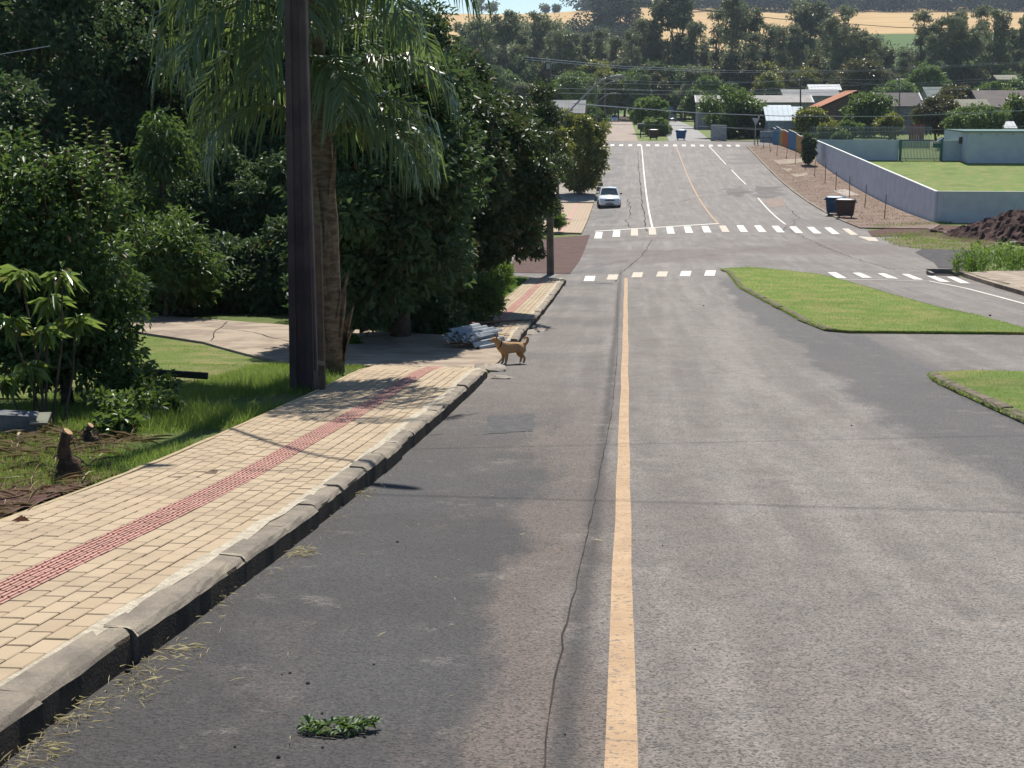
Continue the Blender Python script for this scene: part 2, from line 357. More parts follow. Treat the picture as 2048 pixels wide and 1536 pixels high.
for q in ([(975, 831), (1070, 828), (1064, 862), (965, 870)], [(1505, 374), (1560, 372), (1570, 392), (1520, 396)], [(1455, 377), (1492, 373), (1500, 388), (1470, 394), (1450, 388)]):
    pq = px(*q); out = []
    for a, b in zip(pq, pq[1:]+pq[:1]):
        for t in (0, .2, .4, .6, .8): e = .014 if q[0][1] > 600 else .35; out.append((a[0]+(b[0]-a[0])*t+random.gauss(0, e), a[1]+(b[1]-a[1])*t+random.gauss(0, e*1.6)))
    drape('asphalt_patch', out, MA['tar'] if q[0][1] > 600 else MA['old_tar'], .004 if q[0][1] > 600 else .010, road)
drape('dust_patch', px((1528, 398), (1566, 397), (1570, 412), (1540, 416)), plain('dust', (.22, .15, .11), (.17, .12, .09), 2), .012, road)

# ---- pavement on the left: bed, kerb stones, pavers
SLOPE = lambda y: math.atan2(zt(0, y+.4)-zt(0, y-.4), .8)
def sw_z(x, y): return float(np.interp(y, ST, SZ))+crown(-2, y)+float(np.interp(y, [19.2, 20.9, 24.9, 26.4], [0, -.075, -.085, 0]))*(1 if 18 < y < 28 else 0)
def strip(name, x0, x1, y0, y1, top, bot, mat, parent, jag=0., nx=1):
    ys = [y0]+[y for y in np.arange(math.floor(y0*3)/3, y1, 1/3 if jag else 1.) if y0 < y < y1]+[y1]
    V, F = [], []
    for y in ys:
        j0, j1 = (random.uniform(-jag, jag), random.uniform(-jag, jag)) if jag else (0, 0); h = random.uniform(-jag, jag)*.25
        for x, zz in ((x0+j0, bot), (x0+j0, top+h), (x1+j1, top+h), (x1+j1, bot)): V.append((x, y, sw_z(x, y)+zz))
    for i in range(len(ys)-1):
        for k in range(3): F.append((i*4+k, i*4+k+1, (i+1)*4+k+1, (i+1)*4+k))
    F += [(0, 3, 2, 1), tuple((len(ys)-1)*4+k for k in range(4))]
    F = [f[::-1] for f in F]
    return add(name, V, F, mat, parent)
PW, PL = .1075, .215; MA['edge_sand'] = plain('sandy_edging', (.42, .33, .2), (.33, .26, .16), 9, .9, .15, .6, 50)
box = MB().box((0, 0, -.03), (PW-.008, PL-.008, .06)); bm = bmesh.new()
me = bpy.data.meshes.new('paver'); me.from_pydata(box.V, [], box.F); bm.from_mesh(me); me.name = 'tmp'
bmesh.ops.bevel(bm, geom=[e for e in bm.edges if all(v.co.z > -.001 for v in e.verts)], offset=.004, segments=1, affect='EDGES')
PAV = bpy.data.meshes.new('paver'); bm.to_mesh(PAV); PAV.materials.append(MA['paver']); PAVR = PAV.copy(); PAVR.materials.clear(); PAVR.materials.append(MA['paver_red'])
RED = MB().box((0, 0, -.03), (PW-.008, .098, .06))
for q in (-.03, 0, .03): RED.box((q, 0, .003), (.012, .088, .007))
PAVR2 = bpy.data.meshes.new('paver'); PAVR2.from_pydata(RED.V, [], RED.F); PAVR2.materials.append(MA['paver_red']); bm.free()
pav_v = np.array([v.co for v in PAV.vertices]); pav_f = [tuple(p.vertices) for p in PAV.polygons]; red_v = np.array([v.co for v in PAVR2.vertices]); red_f = [tuple(p.vertices) for p in PAVR2.polygons]
budget = [300]
def pavement(name, y0, y1, rows, red_rows, xr, label, edge_bot=-.02):
    root = tag(empty(name, on(xr, y0)), label, None, kind='structure')
    xl = xr-rows*PW
    strip('bed', xl-.01, xr, y0, y1, .141, edge_bot, MA['joint'], root)
    strip('mortar_strip', xr-.014, xr+.062, y0, y1, .1525, .05, MA['mortar'], root, .018)
    strip('edging', xl-.05, xl-.006, y0, y1, .150, -.1, MA['edge_sand'], root, .008)
    acc = {0: [[], []], 1: [[], []]}
    cells = []
    for r in range(rows):
        red = r in red_rows; L = .107 if red else PL
        y = y0 + (PL/2 if (r % 2 and not red) else (.053 if r % 2 else 0)) + random.uniform(0, .02)
        while y+L < y1+.02:
            cells.append((y+L/2, xr-(r+.5)*PW, red)); y += L
    cells.sort()
    for yc, xc, red in cells:
        z = sw_z(xc, yc)+.15+random.gauss(0, .0011)+.006*math.sin(yc*1.1+xc*2)
        m = Matrix.Translation((xc, yc, z)) @ Matrix.Rotation(SLOPE(yc)+random.gauss(0, .0035), 4, 'X') @ Matrix.Rotation(random.gauss(0, .004), 4, 'Y') @ Matrix.Rotation(random.gauss(0, .008), 4, 'Z')
        inview = yc > 4.0 and (xc > -2.6-(yc-4.5)*.36)
        if budget[0] > 0 and inview:
            budget[0] -= 1
            o = bpy.data.objects.new('paver', PAVR2 if red else PAV); COL.objects.link(o); o.parent = root; o.matrix_parent_inverse = root.matrix_basis.inverted(); o.matrix_basis = m
        else:
            V, F = acc[int(red)]; v = red_v if red else pav_v; n = len(V); M3 = np.array(m.to_3x3()); tr = np.array(m.translation)
            V.extend((v @ M3.T+tr).tolist()); F.extend([tuple(i+n for i in f) for f in (red_f if red else pav_f)])
    for kk, nm in ((0, 'pavers_beyond'), (1, 'red_pavers_beyond')):
        if acc[kk][0]: tag(add(nm, acc[kk][0], acc[kk][1], MA['paver_red'] if kk else MA['paver'], root), kind='stuff')
    return root
walk = pavement('sidewalk', 2.5, 20.55, 14, (5, 6), -2.135, 'buff paver pavement with red tactile strip beside the near kerb')
walk2 = pavement('sidewalk', 25.0, 46.6, 9, (4, 5), -2.135, 'buff paver pavement below the big glossy tree')
def kerb(y0, y1, parent, x=-1.95, lmin=.8, lmax=.95, hgt=.15, side=1, xs=None, matk=None):
    y = y0
    while y < y1-.1:
        L = min(random.uniform(lmin, lmax), y1-y); gap = .012 if random.random() < .75 else .035; dx = random.gauss(0, .009); dh = random.gauss(0, .006)
        prof = [(0, -.12), (.002, hgt-.038), (-.006, hgt-.024), (-.02, hgt-.008), (-.04, hgt), (-.14, hgt+.003), (-.14, -.12)]
        rings = []; n = 5
        for i in range(n+1):
            yy = y+(L-gap)*i/n; rr = []
            X0 = (x if xs is None else float(np.interp(yy, xs[0], xs[1])))
            for a, b in prof: rr.append((X0+side*(a+dx+(random.gauss(0, .0025) if b > 0 else 0)), yy, (sw_z(x, yy) if side == 1 else zt(X0, yy))+b+(dh+random.gauss(0, .0022) if b > 0 else 0)))
            rings.append(rr)
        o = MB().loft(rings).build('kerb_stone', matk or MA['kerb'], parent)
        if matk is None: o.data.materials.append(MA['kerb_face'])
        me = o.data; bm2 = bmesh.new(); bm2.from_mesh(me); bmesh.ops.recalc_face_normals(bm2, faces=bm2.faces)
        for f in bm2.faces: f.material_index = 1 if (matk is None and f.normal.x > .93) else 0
        bm2.to_mesh(me); bm2.free()
        if gap < .02 and random.random() < .6:
            yy = y+L-.005; r2 = []
            for q in (-.008, .008):
                r2.append([(x+side*(a*1.0+.004), yy+q, sw_z(x, yy)+b+.004) for a, b in prof[1:-1]])
            if side == 1: MB().loft(r2, cap=False, closed=False).build('mortar_joint', MA['mortar'], o)
        y += L
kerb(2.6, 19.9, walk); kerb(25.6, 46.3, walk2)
# round the corner into the drive
for k, (a, b, c, d) in enumerate((((-1.97, 19.9), (-2.11, 19.9), (-2.2, 20.55), (-2.06, 20.62)),)):
    z = sw_z(-2, 20.2)
    MB().loft([[(q[0], q[1], z-.12) for q in (a, b, c, d)], [(q[0], q[1], z+.145) for q in (a, b, c, d)]]).build('kerb_stone', MA['kerb'], walk)
# the drive between both pavements, and its pale concrete apron
drive = tag(drape('driveway', [(-1.99, 20.7), (-1.99, 25.2), (-3.3, 26.0), (-6.2, 27.6), (-9.8, 30), (-14, 32), (-15, 28.8), (-10.2, 26.6), (-7.6, 24.9), (-6.1, 22.6), (-5.3, 21.5), (-3.6, 20.75)], MA['pad'], .03, None, .08, step=1.), 'pale cracked concrete driveway between the two pavements', None, kind='structure')
for pts in (((-2.4, 23.6), (-5, 23.9), (-9, 28.2), (-12, 30)), ((-4.4, 20.9), (-4.9, 24.5), (-5.4, 27)), ((-7.5, 25), (-8.2, 28.6))):
    o = crack(list(pts), .02, .02); o.parent = drive
    for v in o.data.vertices: v.co.z = zt(v.co.x, v.co.y)+.037
# broken concrete lumps at the ends of the drive
def lump(name, c, r, mat, parent=None, n=26, flat=.5, seed=0):
    rg = np.random.default_rng(seed+int(abs(c[0])*97+abs(c[1])*31)); bm3 = bmesh.new(); bmesh.ops.create_icosphere(bm3, subdivisions=2, radius=1.)
    for v in bm3.verts:
        k = 1+rg.normal(0, .13); v.co = Vector((c[0]+v.co.x*r[0]*k, c[1]+v.co.y*r[1]*k, c[2]+v.co.z*r[2]*k))
    m3 = bpy.data.meshes.new(name); bm3.to_mesh(m3); bm3.free(); return link(name, m3, mat, parent)
for q, r in (((993, 741), (.17, .28, .09)), ((1003, 757), (.17, .1, .04)), ((1075, 660), (.2, .6, .08)), ((1062, 668), (.14, .3, .07))):
    lump('concrete_lump', G(*q), r, MA['concrete'], drive)

MA['lawn_dry'] = m_grass('sunny_lawn', (.145, .21, .04), (.20, .26, .055), (.32, .29, .11), .55)
drape('lawn_patch', [(-4.4, 17.3), (-5.0, 20.6), (-5.3, 21.3), (-6.1, 22.5), (-7.6, 24.8), (-10.2, 26.5), (-15, 28.6), (-15, 15.5), (-6, 15.5)], MA['lawn_dry'], .004, ground, 0, step=1.)
# ---- grass islands with kerbs
ISL = [(3.42, 51.8), (3.55, 50.2)]+px((1480, 577), (1520, 599), (1560, 620), (1600, 642))+[(4.12, 29.3), (4.5, 28.9), (8.05, 29.1), (8.3, 30.2)]+px((1950, 634), (1870, 617), (1780, 592), (1700, 568), (1640, 552), (1570, 543.5))+[(4.6, 53.2)]
isl = tag(drape('grass_island', ISL, MA['lawn'], .06, None, .1, step=1.), 'tapering mown grass island between the two carriageways', None, kind='structure')
ISL2 = [(4.5, 21.0), (4.38, 20.2), (4.36, 12), (4.36, -6), (8.0, -6), (8.0, 21.2), (5.2, 21.4)]
isl2 = tag(drape('grass_island', ISL2, MA['lawn'], .07, None, .12, step=1.), 'second mown grass island across the branch lane', None, kind='structure')
MA['kerb_dark'] = plain('mossy_kerb', (.20, .165, .12), (.10, .085, .065), 5, .95, .15, .8, 60)
ky = [p[1] for p in ISL[:8]][::-1]; kx = [p[0]-.02 for p in ISL[:8]][::-1]
kerb(29.2, 51.5, isl, 4.1, .8, 1.05, .07, -1, (ky, kx), MA['kerb_dark'])
kerb(-4, 20.8, isl2, 4.35, .8, 1.05, .08, -1, ([-10, 20, 21], [4.33, 4.35, 4.46]), MA['kerb_dark'])

# ---- right side: tan pavement, drain, verge, yard
rw = tag(drape('sidewalk', px((1926, 553), (1990, 549))+[(16, 52.6), (16, 36), (12.0, 36), (11.62, 40)]+px((2048, 592), (1990, 575), (1950, 562)), MA['pad'], .13, None, .2, step=1.), 'pale bare concrete pavement in front of the weeds', None, kind='structure')
kerb(37, 51.3, rw, 11.6, .9, 1.1, .135, -1, ([36, 40.5, 46.5, 50, 51.5], [11.55, 11.56, 11.5, 11.68, 11.75]), MA['kerb_dark'])
vg = tag(drape('verge', [(14.02, 87.5), (14.02, 172), (16, 174.2), (19.8, 174), (19.85, 92.5), (18.5, 88.2)], MA['verge'], .07, None, .12, step=2.), 'brown dry earth verge between kerb and wall', None, kind='structure')
kerb(93, 172, vg, 14.0, 2.4, 3.0, .09, -1, ([90, 175], [14.0, 13.95]), MA['kerb'])
drape('soil_patch', px((1735, 462), (1860, 449), (1920, 452), (1990, 470), (1990, 492), (1840, 470), (1745, 474)), MA['soil'], .02, ground)
drape('gravel_patch', px((1830, 505), (1850, 496), (1960, 502), (1990, 520), (1915, 545), (1880, 540), (1868, 525)), plain('dark_gravel', (.07, .066, .066), (.10, .093, .09), 2, .95, .1, .8, 40), .012, ground)
drape('dry_grass_patch', px((1770, 478), (1850, 470), (1990, 490), (1960, 502), (1850, 498), (1800, 492)), m_grass('dry_grass', (.14, .15, .04), (.19, .17, .07), (.2, .15, .09), .5), .012, ground)
for q in ([(1580, 350), (1614, 347), (1616, 352), (1592, 356)], [(1563, 338), (1584, 339), (1582, 344), (1575, 345)], [(1545, 322), (1572, 320), (1625, 319), (1628, 323), (1560, 331)], [(1665, 383), (1690, 380), (1720, 392), (1690, 394)]):
    drape('concrete_patch', px(*q), MA['pad'] if q[0][0] != 1665 else plain('rubble_dust', (.36, .3, .25), (.25, .2, .16), 4), .085, vg)
yard = tag(drape('yard_lawn', [(20.1, 95.6), (20.0, 154.2), (60, 156), (60, 97)], MA['yard'], .10, None, 0, step=4.), 'sunlit mown lawn inside the pale blue walls', None, kind='structure')
# ---- streets beyond the crossing
st1 = tag(drape('dirt_street', [(-3.2, 183.8), (1.3, 183.8), (.9, 260), (.6, 400), (-4.6, 400), (-4.0, 260)], MA['dirt_road'], .01, step=2.), 'pale unpaved street going on past the crossing', None, kind='structure')
st2 = tag(drape('dirt_street', [(5.2, 183.8), (10.5, 183.8), (11.5, 260), (12, 400), (7, 400), (6, 260)], plain('grey_dirt', (.25, .24, .225), (.2, .185, .17), .5), .01, step=2.), 'grey unpaved street beside the round clipped tree', None, kind='structure')
drape('kerb_strip', [(-60, 183.9), (-3.4, 183.9), (-3.4, 184.4), (-60, 184.4)], MA['concrete'], .08, st1, .1)
drape('kerb_strip', [(11, 183.9), (60, 183.9), (60, 184.6), (11, 184.6)], MA['pad'], .09, st2, .1)
# far left pavement along the avenue
MA['far_pav'] = (lambda k: k.done(k.mix(k.ramp(k.math('FRACT', k.math('MULTIPLY', k.xyz()[0], 4.6)), .03, .12), (.2, .15, .1), k.mix(k.noise(2), (.42, .32, .22), (.36, .27, .19))), .9, .2))(N('far_pavers'))
w3 = tag(drape('sidewalk', [(-2.62, 83.5), (-2.62, 112), (-6.3, 112), (-6.0, 84.5)], MA['far_pav'], .10, None, .15, step=1.), 'buff pavement beside the parked white car', None, kind='structure')
drape('red_paver_line', [(-3.75, 84), (-3.75, 112), (-3.95, 112), (-3.95, 84)], MA['paver_red'], .106, w3)
w4 = tag(drape('sidewalk', [(-2.62, 113), (-2.62, 172), (-7, 172), (-7, 113)], MA['concrete'], .10, None, .15, step=1.), 'grey pavement under the yellow green street tree', None, kind='structure')

# ---- hills
def hill_h(X, Y):
    u = X/max(Y, 1.)*2850+1259                                # bearing, for the ridge line only
    yr = float(np.interp(u, [600, 920, 1050, 1160, 1270, 1420, 1600, 2048, 2500], [24, 28, 31, 24, 13, 14, 20, 20, 18]))
    top = CZ+(198-yr)/2964*1150
    base = float(np.interp(Y, [420, 520, 600, 700, 800, 850], [-2.6, 4, 14, 26.5, 36.5, 41]))
    if Y <= 850: return base
    t = (Y-850)/300.; t = min(t, 1.)
    s = 41+(top-41)*t
    return s if Y <= 1150 else top-(Y-1150)*.06
def hill_mat():
    k = N('hill_fields'); X, Y, Z = k.xyz(); f = k.noise(.012, 4)
    gold = k.mix(k.ramp(k.noise(.05, 4, .6, k.pos((.3, 1, 1))), .35, .65), (.50, .345, .16), (.43, .285, .13))
    gold = k.mix(k.math('MULTIPLY', k.ramp(k.math('FRACT', k.math('MULTIPLY', k.math('ADD', X, k.math('MULTIPLY', Y, .35)), .045)), .06, .0), .35), gold, (.3, .19, .08))
    green = k.mix(f, (.07, .12, .03), (.10, .15, .045)); w = k.math('ADD', Y, k.math('MULTIPLY', f, 40))
    return k.done(k.mix(k.ramp(k.math('ADD', w, k.ramp(X, 60, -40)), 800, 815) if False else k.ramp(k.math('ADD', w, k.math('MULTIPLY', k.ramp(X, 130, 20), 160)), 800, 812), green, gold), .95, .1)
HY = [420, 460, 500, 540, 580, 620, 650, 680, 720, 760, 800, 850, 900, 950, 1000, 1050, 1100, 1150, 1250, 1400, 1700]
HX = np.linspace(-.75, .75, 61)
V, F = [], []
for y in HY:
    for t in HX: V.append((t*(y+200), y, hill_h(t*(y+200), y) if y > 420 else zt(t*600, 420)-.015))
for j in range(len(HY)-1):
    for i in range(60): F.append((j*61+i, j*61+i+1, (j+1)*61+i+1, (j+1)*61+i))
hills = tag(add('hills', V, F, hill_mat(), None, True), 'ripe golden grain fields over the far hills', None, kind='structure')
# ================================================================== VEGETATION
def unit(v): return v/np.maximum(np.linalg.norm(v, axis=-1, keepdims=True), 1e-9)
def leaf_mesh(P, D, Nn, L, W, fold=.25, droop=.15):
    """P base, D direction, Nn facing; a folded four-point leaf each"""
    n = len(P); D = unit(D); S = unit(np.cross(D, Nn)); U = unit(np.cross(S, D)); L = L[:, None]; W = W[:, None]
    V = np.empty((n, 4, 3)); V[:, 0] = P; mid = P+D*L*.5
    V[:, 1] = mid+S*W*.5+U*W*fold; V[:, 3] = mid-S*W*.5+U*W*fold; V[:, 2] = P+D*L-U*L*droop
    V = V.reshape(-1, 3); b = np.arange(n)*4
    T = np.stack([np.stack([b, b+1, b+2], 1), np.stack([b, b+2, b+3], 1)], 1).reshape(-1, 3)
    return V, T
def mesh_np(name, V, T, mat, parent=None, smooth=False):
    me = bpy.data.meshes.new(name); nv, nt = len(V), len(T)
    me.vertices.add(nv); me.vertices.foreach_set('co', np.ascontiguousarray(V, np.float32).ravel())
    me.loops.add(nt*3); me.loops.foreach_set('vertex_index', np.ascontiguousarray(T, np.int32).ravel())
    me.polygons.add(nt); me.polygons.foreach_set('loop_start', np.arange(nt, dtype=np.int32)*3)
    me.update(calc_edges=True); return link(name, me, mat, parent, smooth)
def clumps(c, r, n, rg, shell=.55, lobes=5, low=-1.):
    """clump centres in a lumpy ellipsoid"""
    ax = unit(rg.normal(size=(lobes, 3))); out = []
    while len(out) < n:
        d = unit(rg.normal(size=3)); k = .72+.34*max(0, float((ax@d).max()))**3+rg.uniform(-.06, .1)
        if d[2] < low: continue
        out.append(np.array(c)+d*np.array(r)*k*(shell+(1-shell)*rg.random())**.8)
    return np.array(out)
def cloud(cs, cr, per, rg, L, W, up=.6, out=.7, down=.2, lj=.45, flat=.75):
    n = len(cs)*per; c = np.repeat(cs, per, 0); o = unit(rg.normal(size=(n, 3)))*(rg.random((n, 1))**.45); o[:, 2] *= flat
    P = c+o*(cr if not hasattr(cr, '__len__') else np.repeat(np.asarray(cr), per)[:, None])
    D = unit(o)*out+rg.normal(size=(n, 3))*.55; D[:, 2] -= down
    Nn = unit(rg.normal(size=(n, 3))*.6+unit(o)*.3+np.array([0, 0, up]))
    s = 1+rg.uniform(-lj, lj, n)
    return leaf_mesh(P, D, Nn, L*s, W*s)
def limbs(base, top, r0, rg, n=5, spread=1.2, tips=None, seg=6):
    mb = MB(); base = np.array(base, float); top = np.array(top, float); pts = []
    for i in range(seg+1):
        t = i/seg; p = base+(top-base)*t+(rg.normal(0, .05, 3)*np.array([1, 1, 0])*np.linalg.norm(top-base)*.25 if 0 < i < seg else 0); pts.append(p)
    mb.tube(pts, [r0*(1.25 if i == 0 else 1-.75*i/seg) for i in range(seg+1)], 8)
    for k in range(n):
        t = rg.uniform(.35, .95); i = int(t*seg); p = pts[i]+(pts[min(i+1, seg)]-pts[i])*(t*seg-i)
        e = tips[rg.integers(len(tips))] if tips is not None else p+rg.normal(size=3)*spread+np.array([0, 0, spread])
        m = (p+e)/2+np.array([0, 0, .12*np.linalg.norm(e-p)]); rr = r0*(1-.7*t)*.5
        mb.tube([p, m, e], [rr, rr*.65, rr*.2], 6)
    return mb
BARK = plain('bark', (.13, .10, .075), (.07, .055, .042), 9, .95, .1, .9, 30)
BARK_PALE = plain('pale_bark', (.26, .22, .18), (.15, .12, .095), 4, .9, .15, .7, 20)
FO = dict(
    dark=foliage('leaf_dark', (.044, .082, .04), (.088, .138, .058), (.13, .075, .04), .55, .3, .28, (.14, .22, .05), .97),
    magnolia=foliage('leaf_glossy', (.034, .066, .027), (.066, .104, .038), (.16, .11, .05), .48, .4, .22, (.15, .2, .05), .92),
    privet=foliage('leaf_privet', (.05, .098, .03), (.085, .14, .04), (.18, .09, .05), .5, .38, .32, (.20, .32, .05), .985),
    mango=foliage('leaf_broad', (.13, .20, .045), (.19, .27, .07), (.16, .10, .05), .3, .5, .4, (.3, .4, .08), .95),
    bush=foliage('leaf_bush', (.06, .10, .026), (.10, .15, .04), None, .4, .45, .35, (.22, .34, .05)),
    yellow=foliage('leaf_yellowgreen', (.085, .13, .028), (.22, .235, .05), None, .4, .4, .35, (.34, .34, .05)),
    bright=foliage('leaf_bright', (.10, .165, .045), (.18, .25, .07), None, .5, .35, .3, (.2, .3, .06)),
    brownish=foliage('leaf_brownish', (.075, .09, .034), (.14, .14, .055), (.2, .14, .07), .45, .4, .25, (.18, .18, .05), .8),
    euc=foliage('leaf_eucalyptus', (.12, .142, .08), (.24, .255, .145), None, .5, .35, .38, (.16, .19, .07)),
    far=foliage('leaf_far', (.07, .112, .048), (.15, .20, .085), None, .6, .25, .32, (.14, .2, .06)),
    palm=foliage('leaf_palm', (.062, .115, .05), (.108, .17, .07), (.16, .18, .06), .34, .7, .36, (.3, .4, .08), .92),
    hill=foliage('leaf_hilltop', (.028, .046, .026), (.046, .07, .036), None, .7, .2, .15, (.08, .12, .05)),
    litter=foliage('litter', (.28, .20, .12), (.46, .38, .25), (.16, .10, .065), .8, .15, .2, (.4, .3, .18), .75),
    weed=foliage('leaf_weed', (.06, .12, .02), (.09, .17, .03), None, .5, .3, .45, (.28, .42, .06)),
    grass=foliage('grass_blade', (.14, .22, .04), (.20, .28, .055), (.36, .31, .14), .5, .3, .5, (.26, .36, .06), .93),
    lawn=foliage('lawn_blade', (.19, .27, .045), (.26, .34, .06), (.38, .34, .12), .5, .3, .45, (.26, .4, .06), .95),
    straw=foliage('straw', (.58, .50, .30), (.70, .64, .40), (.42, .32, .19), .7, .2, .35, (.6, .55, .32), .85))
def tree(name, label, cat, base, c, r, fol, n=60, per=160, cr=.6, L=.12, W=.055, seed=1, group=None, trunk=.14, bark=None, shell=.55, lobes=6, low=-1., limbs_n=7, flat=.75, up=.6, down=.2):
    rg = np.random.default_rng(seed); root = tag(empty(name, base), label, cat, group)
    cs = clumps(c, r, n, rg, shell, lobes, low); V, T = cloud(cs, cr*rg.uniform(.7, 1.3, n), per, rg, L, W, up, .7, down, flat=flat)
    mesh_np('crown', V, T, FO[fol], root)
    top = np.array(c)+np.array([0, 0, r[2]*.35]); b = np.array(base, float)-np.array([0, 0, .1])
    limbs(b, top, trunk, rg, limbs_n, tips=cs).build('trunk', bark or BARK, root, True)
    return root

# ---- big dark trees on the left
def px_tree(name, label, cat, bx, by, Y, cx, cyy, rx, ry, fol, depth=None, **kw):
    """base pixel and crown pixels at distance Y from the road plane"""
    s = FPX/((at(cx, cyy, Y)-C0)@FWD); c = at(cx, cyy, Y); b = at(bx, by, Y); b[2] = zt(b[0], b[1])
    return tree(name, label, cat, b, c, (rx/s, (depth or rx/s), ry/s), fol, **kw)
px_tree('broadleaf_tree', 'huge dark glossy tree overhanging the far pavement beside a pole', 'tree', 930, 610, 32.0, 900, 345, 180, 225, 'magnolia', 2.8, n=210, per=300, cr=.48, L=.145, W=.068, seed=3, trunk=.2, shell=.6, lobes=9)
px_tree('broadleaf_tree', 'dark broad crowned tree between the palm and the huge glossy tree', 'tree', 800, 650, 25.9, 790, 375, 170, 300, 'dark', 2.6, n=180, per=260, cr=.5, L=.15, W=.07, seed=8, trunk=.18, shell=.5, lobes=8)
px_tree('broadleaf_tree', 'smaller glossy tree right behind the concrete lamp pole', 'tree', 1000, 535, 48.4, 1076, 345, 58, 165, 'magnolia', 1.4, n=80, per=220, cr=.36, L=.12, W=.056, seed=4, trunk=.16, lobes=7)
LB = 'dense tall dark tree behind the driveway'
for i, (bx, Y, cx, cyy, rx, ry) in enumerate(((90, 42, 90, 150, 250, 300), (330, 44, 350, 200, 200, 290), (560, 41, 560, 200, 190, 300), (760, 46, 790, 230, 180, 260), (-160, 46, -150, 120, 220, 330), (200, 58, 230, 40, 260, 230), (480, 60, 520, 60, 260, 200), (-60, 37, -50, 330, 150, 190))):
    px_tree('evergreen_tree', LB, 'tree', bx, 600, Y, cx, cyy, rx, ry, 'dark', 2.6, n=170, per=260, cr=.68, L=.19, W=.09, seed=20+i, group='dark trees behind the driveway', trunk=.2, shell=.45, lobes=8)
# ---- hedge and undergrowth at the back of the drive
for i, (x, y, Y, rx, ry, fol) in enumerate(((330, 640, 31.5, 120, 110, 'dark'), (450, 645, 32.5, 120, 120, 'dark'), (570, 640, 32.5, 110, 130, 'dark'), (690, 650, 30.5, 90, 120, 'dark'), (250, 560, 33, 110, 120, 'bush'), (380, 520, 36, 170, 170, 'dark'), (560, 520, 36, 170, 170, 'dark'), (720, 540, 36, 160, 160, 'dark'), (180, 560, 36, 150, 170, 'dark'))):
    px_tree('hedge_shrub', 'dense shady shrub along the back edge of the driveway', 'shrub', x, y, Y, x, y-60, rx, ry, fol, 1.2, n=90, per=240, cr=.45, L=.14, W=.065, seed=50+i, group='shrubs behind the driveway', trunk=.05)
px_tree('leafy_tree', 'light green leafy young tree in front of the dark trees left of the palm', 'tree', 330, 640, 30, 345, 525, 110, 95, 'privet', .9, n=40, per=150, cr=.5, L=.16, W=.055, seed=61, trunk=.07, shell=.25, lobes=3)
px_tree('leafy_tree', 'slim lit tree with drooping leaves among the dark trees', 'tree', 325, 640, 33, 325, 290, 55, 90, 'privet', .7, n=26, per=110, cr=.42, L=.18, W=.055, seed=62, trunk=.07, down=.9, shell=.2, lobes=3)
px_tree('garden_shrub', 'grey green shrub at the foot of the big glossy tree', 'shrub', 940, 660, 28.6, 935, 612, 62, 58, 'bush', .5, n=50, per=150, cr=.26, L=.10, W=.035, seed=63, trunk=.03)
px_tree('garden_shrub', 'low sunlit shrub beside the lower pavement', 'shrub', 1000, 560, 41, 985, 560, 45, 42, 'weed', .6, n=40, per=120, cr=.24, L=.12, W=.035, seed=64, trunk=.03)
px_tree('garden_shrub', 'dark shrub behind the stacked roof sheets', 'shrub', 860, 690, 27.0, 845, 650, 85, 60, 'dark', .6, n=50, per=170, cr=.28, L=.10, W=.04, seed=65, trunk=.03)
# flowering privet in front, with upright shoots
rg = np.random.default_rng(5)
b = on(-6.1, 14.9)
root = tag(empty('privet_tree', b), 'bushy privet with shiny leaves and reddish upright shoot tips', 'tree')
cs = np.concatenate([clumps(b+np.array([-.2, .2, 1.75]), (1.05, .95, 1.35), 100, rg, .55, 7), clumps(b+np.array([-.9, .4, 1.9]), (.9, .9, 1.2), 50, rg, .55, 5), clumps(b+np.array([-.3, .1, .75]), (1.25, .9, .7), 70, rg, .4, 6)])
V, T = cloud(cs, .27, 150, rg, .085, .042, .7, .8, .25)
Vs, Ts = [V], [T]; k0 = len(V); sh = MB()
for i in range(46):                                           # shoots with leaves in pairs
    a = rg.uniform(0, 2*math.pi); q = b+np.array([-.4+1.15*rg.uniform(-1, 1), .2+rg.uniform(-.8, .8), 2.35+rg.uniform(-.5, .25)]); h = rg.uniform(.4, .85); lean = np.array([rg.normal(0, .12), rg.normal(0, .12), 1.])
    m = int(h/.028); t = np.linspace(0, 1, m)[:, None]; P = q+lean*h*t; ang = np.arange(m)*2.4+a
    D = np.stack([np.cos(ang), np.sin(ang), np.full(m, .35)], 1); v, tt2 = leaf_mesh(P, D, np.array([[0, 0, 1.]])+D*.1, np.full(m, .11)*(1.15-.6*t[:, 0]), np.full(m, .048)*(1.1-.5*t[:, 0]), .2, .3)
    Vs.append(v); Ts.append(tt2+k0); k0 += len(v); sh.tube([q, q+lean*h], [.008, .004], 4)
mesh_np('crown', np.concatenate(Vs), np.concatenate(Ts), FO['privet'], root)
tipP = []
limbs(b, b+np.array([-.2, .1, 2.2]), .06, rg, 10, tips=cs).build('trunk', BARK, root, True); sh.build('shoots', plain('shoot_bark', (.2, .1, .06), (.14, .09, .04)), root)
